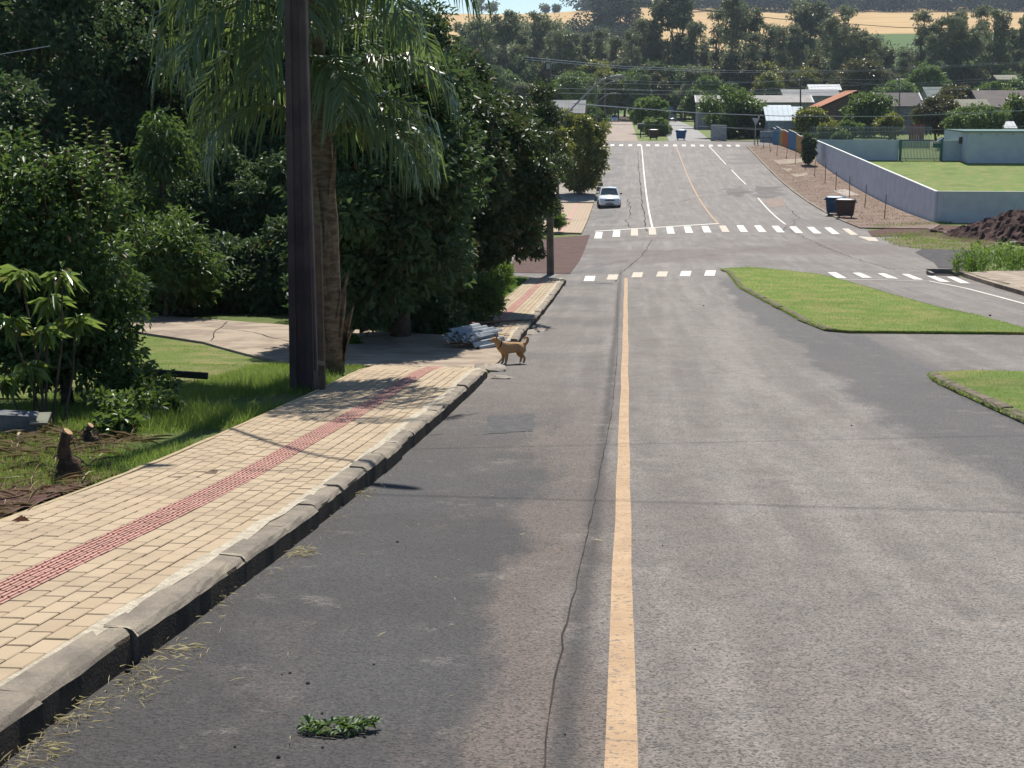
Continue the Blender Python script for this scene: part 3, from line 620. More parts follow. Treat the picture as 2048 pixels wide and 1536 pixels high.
# broad-leaved young plant before it
root = tag(empty('mango_sapling', on(-5.6, 13.4)), 'young plant with long drooping pale leaves before the privet', 'plant'); Vs, Ts, k0 = [], [], 0; st = MB()
for (xx, yy, Y) in ((40, 545, 13.4), (125, 550, 13.5), (20, 640, 13.2), (90, 660, 13.3), (150, 640, 13.7), (60, 730, 13.3), (10, 760, 13.1), (100, 600, 13.6)):
    q = at(xx, yy, Y); m = 26; ang = np.arange(m)*2.4+rg.random(); el = rg.uniform(-.7, .7, m)
    D = np.stack([np.cos(ang)*np.cos(el), np.sin(ang)*np.cos(el), np.sin(el)-.25], 1); P = q+rg.normal(0, .025, (m, 3))
    v, t2 = leaf_mesh(P, D, np.array([[0, 0, 1.]])+rg.normal(0, .3, (m, 3)), rg.uniform(.16, .30, m), rg.uniform(.045, .07, m), .15, .35); Vs.append(v); Ts.append(t2+k0); k0 += len(v)
    g0 = on(-5.7+rg.normal(0, .12), 13.4, -.05); st.tube([g0, (g0+q)/2+rg.normal(0, .03, 3), q], [.016, .012, .007], 5)
mesh_np('leaves', np.concatenate(Vs), np.concatenate(Ts), FO['mango'], root); st.build('stem', BARK, root)

# ---- palms
def palm(name, label, base, height, nf, flen, seed, trunk_r=(.19, .13), boots=True, el=(75, -35), lean=(0, 0), low=0, spec=None):
    rg = np.random.default_rng(seed); base = np.array(base, float); root = tag(empty(name, base), label, 'palm')
    top = base+np.array([lean[0], lean[1], height]); mb = MB(); pts, rad = [], []
    for i in range(15):
        t = i/14; pts.append(base+(top-base)*t+np.array([.03*math.sin(t*5), .02*math.cos(t*4), -.08 if i == 0 else 0])); rad.append(trunk_r[0]*(1.12 if i == 0 else 1)+(trunk_r[1]-trunk_r[0])*t+rg.uniform(-.006, .008))
    k = N('palm_trunk'); ringf = k.noise(6, 4, .6, k.pos((1, 1, 3.2))); colr = k.mix(k.ramp(ringf, .36, .64), (.24, .185, .13), (.12, .09, .065)); MAp = k.done(colr, .92, .15, k.bump(k.noise(30, 5, .7, k.pos((1.6, 1.6, .35))), 1., .03))
    mb.tube(pts, rad, 14).build('trunk', MAp, root, True)
    if boots:                                                  # old frond bases clasping the trunk
        for i in range(30):
            t = rg.uniform(.0, .8)**1.3; p = base+(top-base)*t; a = rg.uniform(0, 2*math.pi); d = np.array([math.cos(a), math.sin(a), 0]); r = trunk_r[0]+(trunk_r[1]-trunk_r[0])*t; w = rg.uniform(.06, .11); h = rg.uniform(.4, 1.0); s = np.array([-d[1], d[0], 0])
            sgn = rg.choice([-1, 1])*rg.uniform(.05, .22)
            V = [p+d*(r-.01)-s*w, p+d*(r-.01)+s*w, p+d*(r+.05)+s*(w*.7+sgn*.4)+np.array([0, 0, h*.6]), p+d*(r+.05)+s*(-w*.7+sgn*.4)+np.array([0, 0, h*.6]), p+d*(r+.07+rg.uniform(0, .05))+s*sgn+np.array([0, 0, h])]
            V += [v-d*.02 for v in V]
            add('frond_base', V, [(0, 1, 2, 3), (3, 2, 4), (6, 5, 8, 7), (8, 9, 7), (0, 3, 8, 5), (1, 6, 7, 2), (3, 4, 9, 8), (4, 2, 7, 9), (0, 5, 6, 1)], MAp, root)
    for f in range(len(spec) if spec else nf+low):
        lo_ = f >= nf; q = (f-nf+.5)/max(low, 1) if lo_ else 0.
        az = f*2.39996+rg.uniform(-.2, .2); e0 = R(el[0]+(el[1]-el[0])*((f+.5)/nf)**.8)+rg.normal(0, .08) if not lo_ else R(rg.uniform(20, 60)); L = flen*rg.uniform(.85, 1.12)*(rg.uniform(.62, .9) if lo_ else 1.); n = 40
        p = top+np.array([0, 0, -.25*f/nf]) if not lo_ else base+(top-base)*(.95-.56*q); e = e0; rach = [p.copy()]; dirs = []
        bend = rg.uniform(2.2, 3.0)
        if spec:
            az, h0, e0, L, bend = spec[f]; L *= 1.22 if f < 14 else 1.; bend *= .92 if f < 14 else 1.; az += rg.normal(0, .1); e = R(e0); p = base+(top-base)*min(1, h0/height); rach = [p.copy()]
        for i in range(n):
            d = np.array([math.cos(az)*math.cos(e), math.sin(az)*math.cos(e), math.sin(e)]); dirs.append(d); p = p+d*L/n; rach.append(p.copy()); e -= bend/n*(.45+1.3*i/n)*max(.25, math.cos(e)+.25); az += rg.normal(0, .006)
        MB().tube(rach[::4]+[rach[-1]], [.024*(1-.85*i/len(rach[::4])) for i in range(len(rach[::4])+1)], 5).build('frond_stalk', MA_STALK, root)
        rach = np.array(rach[:-1]); dirs = np.array(dirs); rep = 2; idx = np.repeat(np.arange(5, n), rep*2); m = len(idx)
        t = idx/n; P = rach[idx]+dirs[idx]*rg.uniform(0, L/n, (m, 1)); side = np.tile([1, -1], m//2)[:, None]
        S = unit(np.cross(dirs[idx], [0, 0, 1.])); U = np.cross(S, dirs[idx]); ll = flen*.25*(np.sin(np.clip(t*1.05+.12, 0, 1)*math.pi)**.55)*rg.uniform(.8, 1.15, m)+.05
        D = S*side*rg.uniform(.55, 1.0, (m, 1))+dirs[idx]*rg.uniform(.3, .8, (m, 1))+U*rg.normal(.15, .22, (m, 1)); D = unit(D)
        W = ll*0+.031; Nn = U+rg.normal(0, .35, (m, 3)); Sd = unit(np.cross(D, Nn))
        V = np.empty((m, 5, 3)); V[:, 0] = P-Sd*W[:, None]*.3; V[:, 1] = P+Sd*W[:, None]*.3
        mid = P+D*ll[:, None]*.5; mid[:, 2] -= ll*.16; tip = P+D*ll[:, None]*.72; tip[:, 2] -= ll*rg.uniform(.55, .9, m)
        V[:, 2] = mid+Sd*W[:, None]*.6; V[:, 3] = mid-Sd*W[:, None]*.6; V[:, 4] = tip; bb = np.arange(m)*5
        T = np.concatenate([np.stack([bb, bb+1, bb+2], 1), np.stack([bb, bb+2, bb+3], 1), np.stack([bb+3, bb+2, bb+4], 1)])
        mesh_np('frond', V.reshape(-1, 3), T, FO['palm'], root)
    return root
MA_STALK = plain('frond_stalk', (.12, .13, .045), (.09, .09, .03), 6, .6, .4)
palm('palm_tree', 'tall feather palm with a shaggy trunk beside the dark pole', on(-4.12, 19.45), 5.9, 15, 3.0, 11, (.18, .13), True, (70, 5), (-.15, .1), 0, [
 (.1, 5.7, 50, 3.1, 2.5), (-.5, 5.8, 62, 3.2, 2.4), (.45, 5.6, 40, 2.9, 2.4), (.05, 3.7, 52, 2.35, 2.9), (-.25, 3.2, 36, 1.9, 2.7), (.7, 4.4, 45, 2.4, 2.6), (-.75, 4.7, 48, 2.5, 2.8),
 (3.1, 5.7, 48, 3.3, 2.4), (3.6, 5.8, 60, 3.3, 2.5), (2.7, 5.5, 40, 3.1, 2.4), (3.35, 4.9, 42, 2.8, 2.9), (3.0, 4.2, 36, 2.4, 3.0), (3.9, 4.6, 40, 2.5, 3.0), (2.3, 4.9, 45, 2.7, 2.6),
 (-1.5, 5.2, 40, 2.2, 3.2), (-1.2, 4.2, 30, 1.7, 3.2), (-2.0, 4.6, 38, 2.1, 3.2), (1.5, 5.6, 60, 3.0, 2.3), (1.1, 5.0, 45, 2.6, 2.5), (2.0, 5.3, 50, 2.8, 2.5), (-1.6, 5.9, 72, 2.8, 2.6), (.9, 5.9, 75, 3.0, 2.2), (3.2, 4.1, 48, 3.2, 2.5), (2.9, 3.6, 42, 2.8, 2.7), (.0, 4.7, 55, 3.3, 2.5), (-.1, 3.1, 46, 2.5, 2.8), (.35, 3.4, 42, 2.5, 2.6), (3.5, 3.4, 38, 2.5, 2.9), (-2.6, 5.0, 50, 2.8, 2.8), (-.9, 5.3, 55, 3.0, 2.7)])

# ---- street trees and garden trees beyond
px_tree('street_tree', 'yellow green rounded street tree behind the parked white car', 'tree', 1160, 388, 120, 1160, 308, 58, 78, 'yellow', 2.4, n=90, per=200, cr=.62, L=.3, W=.15, seed=70, trunk=.2)
px_tree('street_tree', 'small yellow green tree beside the lamp pole', 'tree', 1120, 330, 100, 1112, 300, 30, 50, 'yellow', 1.0, n=30, per=120, cr=.5, L=.26, W=.13, seed=71, trunk=.1)
px_tree('street_tree', 'low shrub growing at the edge of the buff pavement', 'shrub', 1118, 455, 84, 1118, 440, 17, 18, 'weed', .5, n=20, per=80, cr=.2, L=.16, W=.05, seed=72, trunk=.03)
GT = [
 ('round_tree', 'round clipped willow like tree between the two dirt streets', 1300, 268, 214, 1299, 229, 39, 33, 'bright', 420, .5),
 ('garden_bush', 'pale leafy bush in front of the round clipped tree', 1318, 272, 204, 1312, 256, 26, 17, 'bright', 120, .5),
 ('garden_tree', 'broad dark garden tree on the corner behind the give way sign', 1470, 283, 196, 1466, 228, 62, 60, 'bush', 260, .8),
 ('garden_tree', 'small olive tree beside the broad corner tree', 1505, 283, 195, 1505, 240, 30, 34, 'brownish', 120, .7),
 ('garden_tree', 'yellow green tree behind the coloured panels', 1620, 285, 186, 1622, 245, 33, 32, 'yellow', 160, .6),
 ('garden_bush', 'bright yellow green bush above the slatted fence', 1665, 283, 178, 1660, 266, 28, 18, 'yellow', 120, .5),
 ('garden_bush', 'small pale bush touching the wall end', 1680, 286, 172, 1682, 276, 13, 9, 'bright', 60, .35),
 ('garden_tree', 'dark green forked tree before the brown gable house', 1737, 278, 200, 1737, 225, 52, 42, 'bush', 220, .8),
 ('garden_bush', 'round bush behind the blue low wall', 1702, 276, 190, 1702, 256, 18, 15, 'bright', 90, .45),
 ('garden_tree', 'small lit tree beside the forked tree', 1780, 276, 186, 1780, 248, 24, 24, 'yellow', 90, .5),
 ('garden_tree', 'brownish dense tree in front of the dark grey roof', 1872, 276, 190, 1872, 232, 45, 36, 'brownish', 200, .7),
 ('garden_tree', 'wide bright green tree above the pale blue building', 1955, 276, 180, 1952, 243, 62, 28, 'bright', 240, .6),
 ('garden_tree', 'dark green tree at the brown hip roof', 2035, 270, 192, 2036, 228, 36, 30, 'bush', 150, .7),
 ('garden_tree', 'brown green tree spreading before the green roof', 1915, 240, 235, 1912, 195, 42, 20, 'brownish', 150, .8),
 ('tall_tree', 'dark rounded tree standing behind the orange tiled roof', 1722, 240, 300, 1720, 155, 42, 40, 'brownish', 180, 1.2),
 ('tall_tree', 'bright domed tree beyond the corrugated roof', 1152, 235, 290, 1152, 172, 48, 30, 'bright', 170, 1.0),
 ('tall_tree', 'small pale green tree above the cream roof', 1420, 230, 290, 1420, 168, 20, 14, 'bright', 70, .8),
 ('tall_tree', 'grey green tree at the end of the cream roof house', 1390, 240, 250, 1388, 205, 22, 28, 'bush', 80, .8),
 ('garden_tree', 'dark garden tree beside the corrugated grey roof', 1180, 262, 225, 1180, 240, 40, 26, 'bush', 120, .7),
 ('tall_tree', 'light green treetops left of the green roof', 1800, 235, 285, 1795, 190, 40, 26, 'bright', 130, .9),
 ('tall_tree', 'light green tree between the green roof and the far hut', 1860, 230, 300, 1850, 165, 48, 32, 'bright', 150, 1.0),
 ('tall_tree', 'green tree below the far thatched hut', 2010, 235, 280, 2005, 190, 50, 24, 'bush', 130, .9),
]
for i, (nm, lb, bx, by, Y, cx, cyy, rx, ry, fol, n, cr) in enumerate(GT):
    px_tree(nm, lb, 'bush' if 'bush' in nm else 'tree', bx, by, Y, cx, cyy, rx, ry, fol, None, n=max(24, n//3), per=110, cr=cr*1.15, L=.0023*Y*.9, W=.0023*Y*.5, seed=100+i, trunk=.16, shell=.6)
px_tree('cypress', 'narrow dark cypress shrub at the end of the blue grey wall', 'tree', 1618, 333, 149, 1618, 296, 11, 32, 'dark', .6, n=40, per=90, cr=.3, L=.3, W=.12, seed=140, trunk=.08)

# ---- eucalyptus belt: six kinds, copied
def euc(seed, H, spread, dens):
    rg = np.random.default_rng(seed); root = empty('eucalyptus_tree', (0, 0, 0)); n = dens
    cs = []
    for i in range(n):
        t = rg.uniform(.22, 1.); a = rg.uniform(0, 2*math.pi); r = spread*(.35+.65*math.sin(min(1, t*1.02)*math.pi*.86))*rg.uniform(.1, 1.)**.6; cs.append((r*math.cos(a), r*math.sin(a), H*t))
    cs = np.array(cs); V, T = cloud(cs, H*.045*rg.uniform(.7, 1.5, n), 110, rg, .55, .24, .3, .6, .5)
    o = mesh_np('crown', V, T, FO['euc']); o.parent = root
    mb = limbs((0, 0, -1), (rg.normal(0, .6), rg.normal(0, .6), H*.95), H*.014, rg, 16, tips=cs, seg=7); o = add('trunk', mb.V, mb.F, BARK_PALE); o.parent = root
    return root
EU = [euc(200, 22, 3.4, 64), euc(201, 24, 2.8, 50), euc(202, 20, 4.0, 76), euc(203, 26, 3.0, 56), euc(204, 18, 3.8, 70), euc(205, 23, 2.2, 36)]
EH = [22, 24, 20, 26, 18, 23]; used = [False]*6
tops = [(880, 60), (925, 48), (955, 40), (985, 52), (1015, 26), (1045, 60), (1070, 28), (1098, 42), (1128, 58), (1150, 66), (1178, 70), (1200, 58), (1232, 75), (1262, 64), (1286, 36), (1312, 80), (1342, -22), (1362, -26), (1388, 46), (1402, 86), (1432, 20), (1462, -16), (1484, 12), (1505, 66), (1528, 50), (1552, 58), (1578, 48), (1598, 2), (1622, 8), (1648, 40), (1668, 36), (1688, 14), (1712, 60), (1736, 72), (1762, 96), (1800, 100), (1835, 22), (1852, 60), (1884, 30), (1905, 24), (1930, 62), (1955, 12), (1982, 24), (2012, 60), (2046, 28), (2080, 20), (840, 50), (800, 60)]
for i, (x, y) in enumerate(tops):
    Y = 372+rng.uniform(-28, 40); g = at(x, 215, Y); gz = zt(g[0], min(Y, 420)); H = at(x, y, Y)[2]-gz; k = i % 6
    if 1820 < x < 1850 or 1395 < x < 1440: k = 5
    o = EU[k] if not used[k] else copy_tree(EU[k]); used[k] = True
    s = H/EH[k]; o.location = (g[0], Y, gz); o.scale = (max(s, .8)*rng.uniform(.8, 1.1), max(s, .8), s); o.rotation_euler = (0, 0, rng.uniform(0, 6.28))
    tag(o, 'tall grey green eucalyptus in the belt of trees behind the houses', 'tree', 'eucalyptus belt behind the houses')
# ---- lower wood behind the houses
def wood_tree(seed, fol, H, r):
    rg = np.random.default_rng(seed); root = empty('wood_tree', (0, 0, 0)); cs = clumps((0, 0, H*.58), (r, r, H*.44), 90, rg, .5, 6); V, T = cloud(cs, .8, 90, rg, .42, .25, .5)
    o = mesh_np('crown', V, T, FO[fol]); o.parent = root; mb = limbs((0, 0, -1), (0, 0, H*.7), .2, rg, 8, tips=cs); o = add('trunk', mb.V, mb.F, BARK); o.parent = root; return root
WT = [wood_tree(300, 'far', 9, 3.6), wood_tree(301, 'bright', 8, 4.0), wood_tree(302, 'euc', 10, 3.4), wood_tree(303, 'far', 11, 4.0), wood_tree(304, 'brownish', 9, 3.2), wood_tree(305, 'yellow', 8, 3.0)]; usedw = [False]*6
for i in range(84):
    x = 860+i*1230/83+rng.uniform(-10, 10); row = i % 3; Y = (336, 352, 400)[row]+rng.uniform(-10, 10); y = (152, 130, 118)[row]+rng.uniform(-20, 22)
    g = at(x, 215, Y); gz = zt(g[0], min(Y, 420)); H = at(x, y, Y)[2]-gz; k = int(rng.integers(6)) if row < 2 else (2, 3, 0, 4)[int(rng.integers(4))]
    o = WT[k] if not usedw[k] else copy_tree(WT[k]); usedw[k] = True; s = H/(9, 8, 10, 11, 9, 8)[k]; o.location = (g[0], Y, gz); o.scale = (max(s, .9), max(s, .9), s); o.rotation_euler = (0, 0, rng.uniform(0, 6.28))
    tag(o, 'rounded leafy tree in the wood below the golden fields', 'tree', 'wood below the golden fields')
# ---- wooded edges on the hills (far-off masses)
def far_wood(name, label, pts, size, n, fol='far'):
    rg = np.random.default_rng(len(label)); cs = np.array(pts); V, T = cloud(cs, size, n, rg, size*.34, size*.2, .6, .6, .1, flat=.9)
    return tag(mesh_np(name, V, T, FO['hill' if 'hilltop' in label or 'copse' in label else fol]), label, 'wood', kind='stuff')
def belt(x0, x1, y0, y1, Y0, Y1, n, hh=6):
    out = []
    for i in range(n):
        x = rng.uniform(x0, x1); t = rng.random(); Y = Y0+(Y1-Y0)*t; p = at(x, 100, Y); out.append((p[0], Y, hill_h(p[0], Y)+rng.uniform(1, hh)))
    return out
far_wood('far_wood', 'dark wood along the hilltop above the fields', belt(1330, 2200, 0, 0, 1060, 1250, 900, 22)+belt(1160, 1330, 0, 0, 1120, 1180, 110, 14), 7., 90)
far_wood('far_wood', 'bushy tree line at the lower edge of the golden field', belt(820, 2150, 0, 0, 540, 640, 420, 9), 4.2, 40)
far_wood('far_wood', 'small wood on the left part of the hillside', belt(930, 1130, 0, 0, 640, 760, 120, 9), 4.5, 40)
far_wood('far_wood', 'dark copse standing in the golden field', [(at(1220, 40, 760)[0]+rng.normal(0, 7), 760+rng.normal(0, 6), hill_h(-5, 760)+rng.uniform(2, 20)) for _ in range(70)]+belt(1120, 1300, 0, 0, 700, 760, 70, 7), 4.2, 90)
for (x, h) in ((963, 13), (985, 11), (1090, 7), (1112, 6)):
    p = at(x, 30, 1150); o = tag(empty('ridge_tree', (p[0], 1150, hill_h(p[0], 1150))), 'tiny tree on the bare skyline of the hill', 'tree', 'trees on the skyline'); rg = np.random.default_rng(x); c0 = np.array([p[0], 1150, hill_h(p[0], 1150)])
    V, T = cloud(clumps(c0+np.array([0, 0, h*.55]), (h*.5, h*.5, h*.4), 14, rg), 2.2, 40, rg, 1.6, .9); mesh_np('crown', V, T, FO['far'], o); MB().tube([c0-np.array([0, 0, 1]), c0+np.array([0, 0, h*.6])], [.5, .2], 6).build('trunk', BARK, o)

# ---- grass and weeds
def inside(poly, x, y):
    c = np.zeros(len(x), bool); j = len(poly)-1
    for i in range(len(poly)):
        xi, yi = poly[i]; xj, yj = poly[j]; c ^= ((yi > y) != (yj > y)) & (x < (xj-xi)*(y-yi)/(yj-yi+1e-12)+xi); j = i
    return c
def blades(name, label, poly, dens, h, w, mat, dz=0., lean=.5, holes=(), seed=1, patch=0.):
    rg = np.random.default_rng(seed); xs = [p[0] for p in poly]; ys = [p[1] for p in poly]; n = int((max(xs)-min(xs))*(max(ys)-min(ys))*dens)
    x = rg.uniform(min(xs), max(xs), n); y = rg.uniform(min(ys), max(ys), n); ok = inside(poly, x, y)
    for q in holes: ok &= ~inside(q, x, y)
    if patch: ok &= (np.sin(x*2.1+1.3*np.sin(y*1.7))+np.sin(y*1.9+.7*np.sin(x*2.3))+rg.normal(0, .5, n)) > patch
    x, y = x[ok], y[ok]; n = len(x); z = np.array([zt(a, b) for a, b in zip(x, y)])+dz
    P = np.stack([x, y, z-.01], 1); a = rg.uniform(0, 2*math.pi, n); S = np.stack([np.cos(a), np.sin(a), a*0], 1); D = np.stack([rg.normal(0, lean, n), rg.normal(0, lean, n), np.ones(n)], 1); hh = h*rg.uniform(.5, 1.4, n)
    V = np.empty((n, 3, 3)); V[:, 0] = P-S*w/2; V[:, 1] = P+S*w/2; V[:, 2] = P+unit(D)*hh[:, None]
    return tag(mesh_np(name, V.reshape(-1, 3), np.arange(n*3).reshape(-1, 3), FO[mat]), label, 'grass', kind='stuff')
litter = [(-3.85, 5), (-3.85, 10.4), (-4.6, 11.2), (-7.5, 11.0), (-7.5, 5)]
blades('grass', 'rough green grass along the near pavement edge', [(-3.78, 9.2), (-3.78, 20.4), (-5.3, 20.6), (-5.6, 17), (-7.6, 15.5), (-7.6, 9)], 3000, .075, .006, 'grass', 0, .55, seed=1, patch=-.9)
blades('grass', 'tufts of long grass under the dark pole', [(-3.78, 12.5), (-3.78, 19.6), (-4.6, 19.4), (-5.2, 12.5)], 1200, .17, .008, 'grass', 0, .5, seed=2, patch=-.2)
blades('grass', 'thin grass growing through the garden litter', litter, 420, .10, .006, 'grass', 0, .6, seed=3, patch=.1)
blades('grass', 'sunlit lawn in front of the driveway', [(-5.0, 15.5), (-5.3, 21.2), (-6.2, 22.4), (-7.7, 24.7), (-10.3, 26.4), (-14, 28.4), (-14, 15.5)], 900, .04, .009, 'lawn', 0, .9, seed=4, patch=-.6)
blades('grass', 'green grass between lower pavement and shrubs', [(-3.3, 26.3), (-3.3, 48), (-7, 49), (-7, 30)], 500, .11, .014, 'weed', 0, .5, seed=5)
blades('grass', 'mown grass blades on the tapering island', ISL, 500, .04, .011, 'lawn', .06, .8, seed=6)
blades('grass', 'mown grass blades on the second island', [p for p in ISL2 if p[1] > -9 and True and p[0] < 99], 420, .04, .010, 'lawn', .07, .8, seed=7)
blades('grass', 'pale green fringe along the foot of the walls', px((1740, 452), (1868, 446), (1905, 441), (1905, 447), (1868, 451), (1760, 458)), 60, .18, .05, 'weed', 0, .6, seed=8)
for i, (pl, nm) in enumerate(((ISL, 'ragged grass fringe round the tapering island'), (ISL2, 'ragged grass fringe round the second island'))):
    blades('grass', nm, ribbon([(p[0], p[1]) for p in pl]+[pl[0]], .16), 800, .06, .012, 'lawn', .05, 1.1, seed=60+i)
blades('dry_grass', 'sparse dry grass tufts on the earth verge', [(14.1, 89), (14.1, 172), (19.6, 172), (19.7, 93)], 16, .13, .05, 'litter', .06, .8, seed=70, patch=-.4)
blades('dry_grass', 'yellowish grass in front of the earth heap', px((1745, 470), (1850, 462), (2000, 488), (1980, 505), (1850, 500), (1790, 492)), 60, .16, .04, 'grass', 0, .7, seed=71, patch=-.5)
# weeds behind the tan pavement
rg = np.random.default_rng(9)
for i in range(46):
    x = rg.uniform(1905, 2060); y = 552-(x-1905)*.03-rg.uniform(0, 22)*(1 if x > 1925 else .3); g = G(x, y); h = rg.uniform(.45, 1.05); m = 46
    root = tag(empty('weed', g), 'tall green weed growing behind the tan pavement', 'plant', 'weeds behind the tan pavement'); t = rg.random(m); P = g+np.stack([rg.normal(0, .08, m), rg.normal(0, .08, m), t*h], 1); D = np.stack([rg.normal(0, .7, m), rg.normal(0, .7, m), np.full(m, .6)], 1)
    V, T = leaf_mesh(P, D, rg.normal(size=(m, 3))+np.array([0, 0, .5]), rg.uniform(.12, .26, m), rg.uniform(.03, .055, m)); mesh_np('leaves', V, T, FO['weed'], root); MB().tube([g, g+np.array([0, 0, h])], [.01, .004], 4).build('stem', MA_STALK, root)
# low leafy plants under the privet and by the drive
for i, (x, y, r, fol) in enumerate(((300, 810, .34, 'bush'), (260, 840, .3, 'bush'), (225, 870, .28, 'bush'), (330, 830, .22, 'privet'), (705, 690, .16, 'weed'), (255, 800, .35, 'privet'))):
    g = G(x, y); root = tag(empty('ground_plant', g), 'low leafy ground plant at the foot of the privet' if x < 400 else 'small sunlit tuft at the foot of the tall palm', 'plant', 'ground plants by the privet' if x < 400 else None); V, T = cloud(clumps(g+np.array([0, 0, r*.5]), (r, r, r*.6), 14, rg, .4), r*.4, 60, rg, .08, .045, .8); mesh_np('leaves', V, T, FO[fol], root)
    MB().tube([g, g+np.array([0, 0, r*.7])], [.012, .006], 5).build('stem', MA_STALK, root)
# dry clippings, straw and sticks
def straw(name, label, poly, n, L, seed, dz=.01, mat='straw', zf=None, wid=.006):
    rg = np.random.default_rng(seed); xs = [p[0] for p in poly]; ys = [p[1] for p in poly]; x = rg.uniform(min(xs), max(xs), n*3); y = rg.uniform(min(ys), max(ys), n*3); ok = inside(poly, x, y); x, y = x[ok][:n], y[ok][:n]; n = len(x)
    z = np.array([zt(a, b) for a, b in zip(x, y)])+dz+rg.random(n)*.03; a = rg.uniform(0, 6.28, n); D = np.stack([np.cos(a), np.sin(a), rg.normal(0, .18, n)], 1)
    V, T = leaf_mesh(np.stack([x, y, z], 1), D, rg.normal(0, .3, (n, 3))+np.array([0, 0, 1.]), L*rg.uniform(.4, 1.5, n), np.full(n, wid)*rg.uniform(.6, 1.6, n)); return tag(mesh_np(name, V, T, FO[mat]), label, 'litter', kind='stuff')
drape('bare_soil', litter, MA['soil'], .004, ground)
straw('garden_litter', 'dry cut leaves and stalks beside the near pavement', litter, 4200, .22, 1, .0, 'litter', wid=.007)
straw('garden_litter', 'dry stalks heaped at the foot of the privet', [(-4.4, 10.8), (-4.2, 12.3), (-5.6, 12.9), (-7, 12.6), (-7, 11)], 900, .25, 2, .02, 'litter', wid=.008)
straw('grass_clippings', 'pale dry grass clippings along the near gutter', [(-1.94, 3.5), (-1.94, 12), (-1.86, 12), (-1.78, 7), (-1.7, 3.6)], 150, .045, 3, .004, wid=.0020)
for i, q in enumerate(((340, 1320, .13), (255, 1385, .10), (270, 1310, .05), (90, 1480, .10), (50, 1525, .09), (720, 990, .07), (420, 1200, .06), (600, 1110, .05), (160, 1430, .09))):
    g = G(q[0], q[1]); r = q[2]; straw('grass_clippings', 'small heap of pale dry grass clippings on the asphalt', [(g[0]+r*math.cos(t)*1.3, g[1]+r*math.sin(t)*2.2) for t in np.linspace(0, 6.2, 9)], 60, .06, 30+i, .004, wid=.0020)['group'] = 'clipping heaps on the asphalt'
straw('stray_straw', 'single straws scattered over the near asphalt', [(-1.9, 3.6), (-1.9, 16), (.4, 16), (.2, 3.6)], 70, .05, 50, .004, wid=.0028)
# ================================================================== THINGS
CONC = plain('pole_concrete', (.24, .205, .18), (.17, .145, .13), 3, .9, .2, .5, 40)
CONC_D = plain('old_pole_concrete', (.105, .078, .075), (.075, .058, .058), 3, .9, .2, .5, 40)
STEEL = plain('galvanised_steel', (.42, .43, .43), (.32, .33, .33), 6, .45, .5, 0, metal=.6)
DARK = plain('dark_metal', (.03, .03, .032), (.045, .042, .04), 6, .5, .4)
GLASS_L = plain('lamp_glass', (.55, .55, .5), (.5, .5, .46), 5, .2, .5)
WIRE = plain('wire_black', (.03, .03, .032), (.05, .05, .05), 5, .5, .4)
WIRE_P = plain('wire_aluminium', (.42, .43, .43), (.36, .37, .37), 5, .4, .5, 0, metal=.4)
WOOD = plain('stake_wood', (.17, .115, .08), (.11, .075, .055), 8, .9, .15)
def lamp(root, p0, p1, p2, p3):
    """bent arm with a luminaire"""
    p0, p1, p2, p3 = [np.array(q, float) for q in (p0, p1, p2, p3)]; pts = []
    for t in np.linspace(0, 1, 12): pts.append((1-t)**3*p0+3*(1-t)**2*t*p1+3*(1-t)*t*t*p2+t**3*p3)
    MB().tube(pts, .03, 8).build('lamp_arm', STEEL, root, True); d = unit(p3-p2); s = np.cross(d, [0, 0, 1.]); rings = []
    for t, w, h in ((-.05, .03, .04), (.08, .07, .06), (.3, .11, .09), (.5, .09, .06), (.58, .03, .02)):
        c = p3+d*t; rings.append([c-s*w+np.array([0, 0, -h*.3]), c-s*w*.7+np.array([0, 0, h*.7]), c+s*w*.7+np.array([0, 0, h*.7]), c+s*w+np.array([0, 0, -h*.3]), c+np.array([0, 0, -h*.6])])
    hd = MB().loft(rings).build('lamp_head', STEEL, root, True)
    c = p3+d*.28; MB().loft([[c-s*.08-d*.15-np.array([0, 0, .05]), c+s*.08-d*.15-np.array([0, 0, .05]), c+s*.08+d*.15-np.array([0, 0, .05]), c-s*.08+d*.15-np.array([0, 0, .05])], [c-s*.05-d*.1-np.array([0, 0, .09]), c+s*.05-d*.1-np.array([0, 0, .09]), c+s*.05+d*.1-np.array([0, 0, .09]), c-s*.05+d*.1-np.array([0, 0, .09])]]).build('lens', GLASS_L, hd)
def tee_pole(name, label, b, h, w0, w1, mat, lean=(0, 0), d0=.8):
    """tapered double-T concrete post with recessed long faces"""
    b = np.array(b, float); root = tag(empty(name, b), label, 'pole'); rings = []
    for t in (-.05, .0, .5, 1.):
        c = b+np.array([lean[0]*t, lean[1]*t, h*t]); w = (w0+(w1-w0)*max(t, 0))/2; d = w*d0; f = w*.42; r = d*.35
        rings.append([c+np.array(q) for q in ((-w, -d, 0), (-f, -d, 0), (-f*.9, -d+r, 0), (f*.9, -d+r, 0), (f, -d, 0), (w, -d, 0), (w, d, 0), (f, d, 0), (f*.9, d-r, 0), (-f*.9, d-r, 0), (-f, d, 0), (-w, d, 0))])
    MB().loft(rings).build('shaft', mat, root); return root, b, h
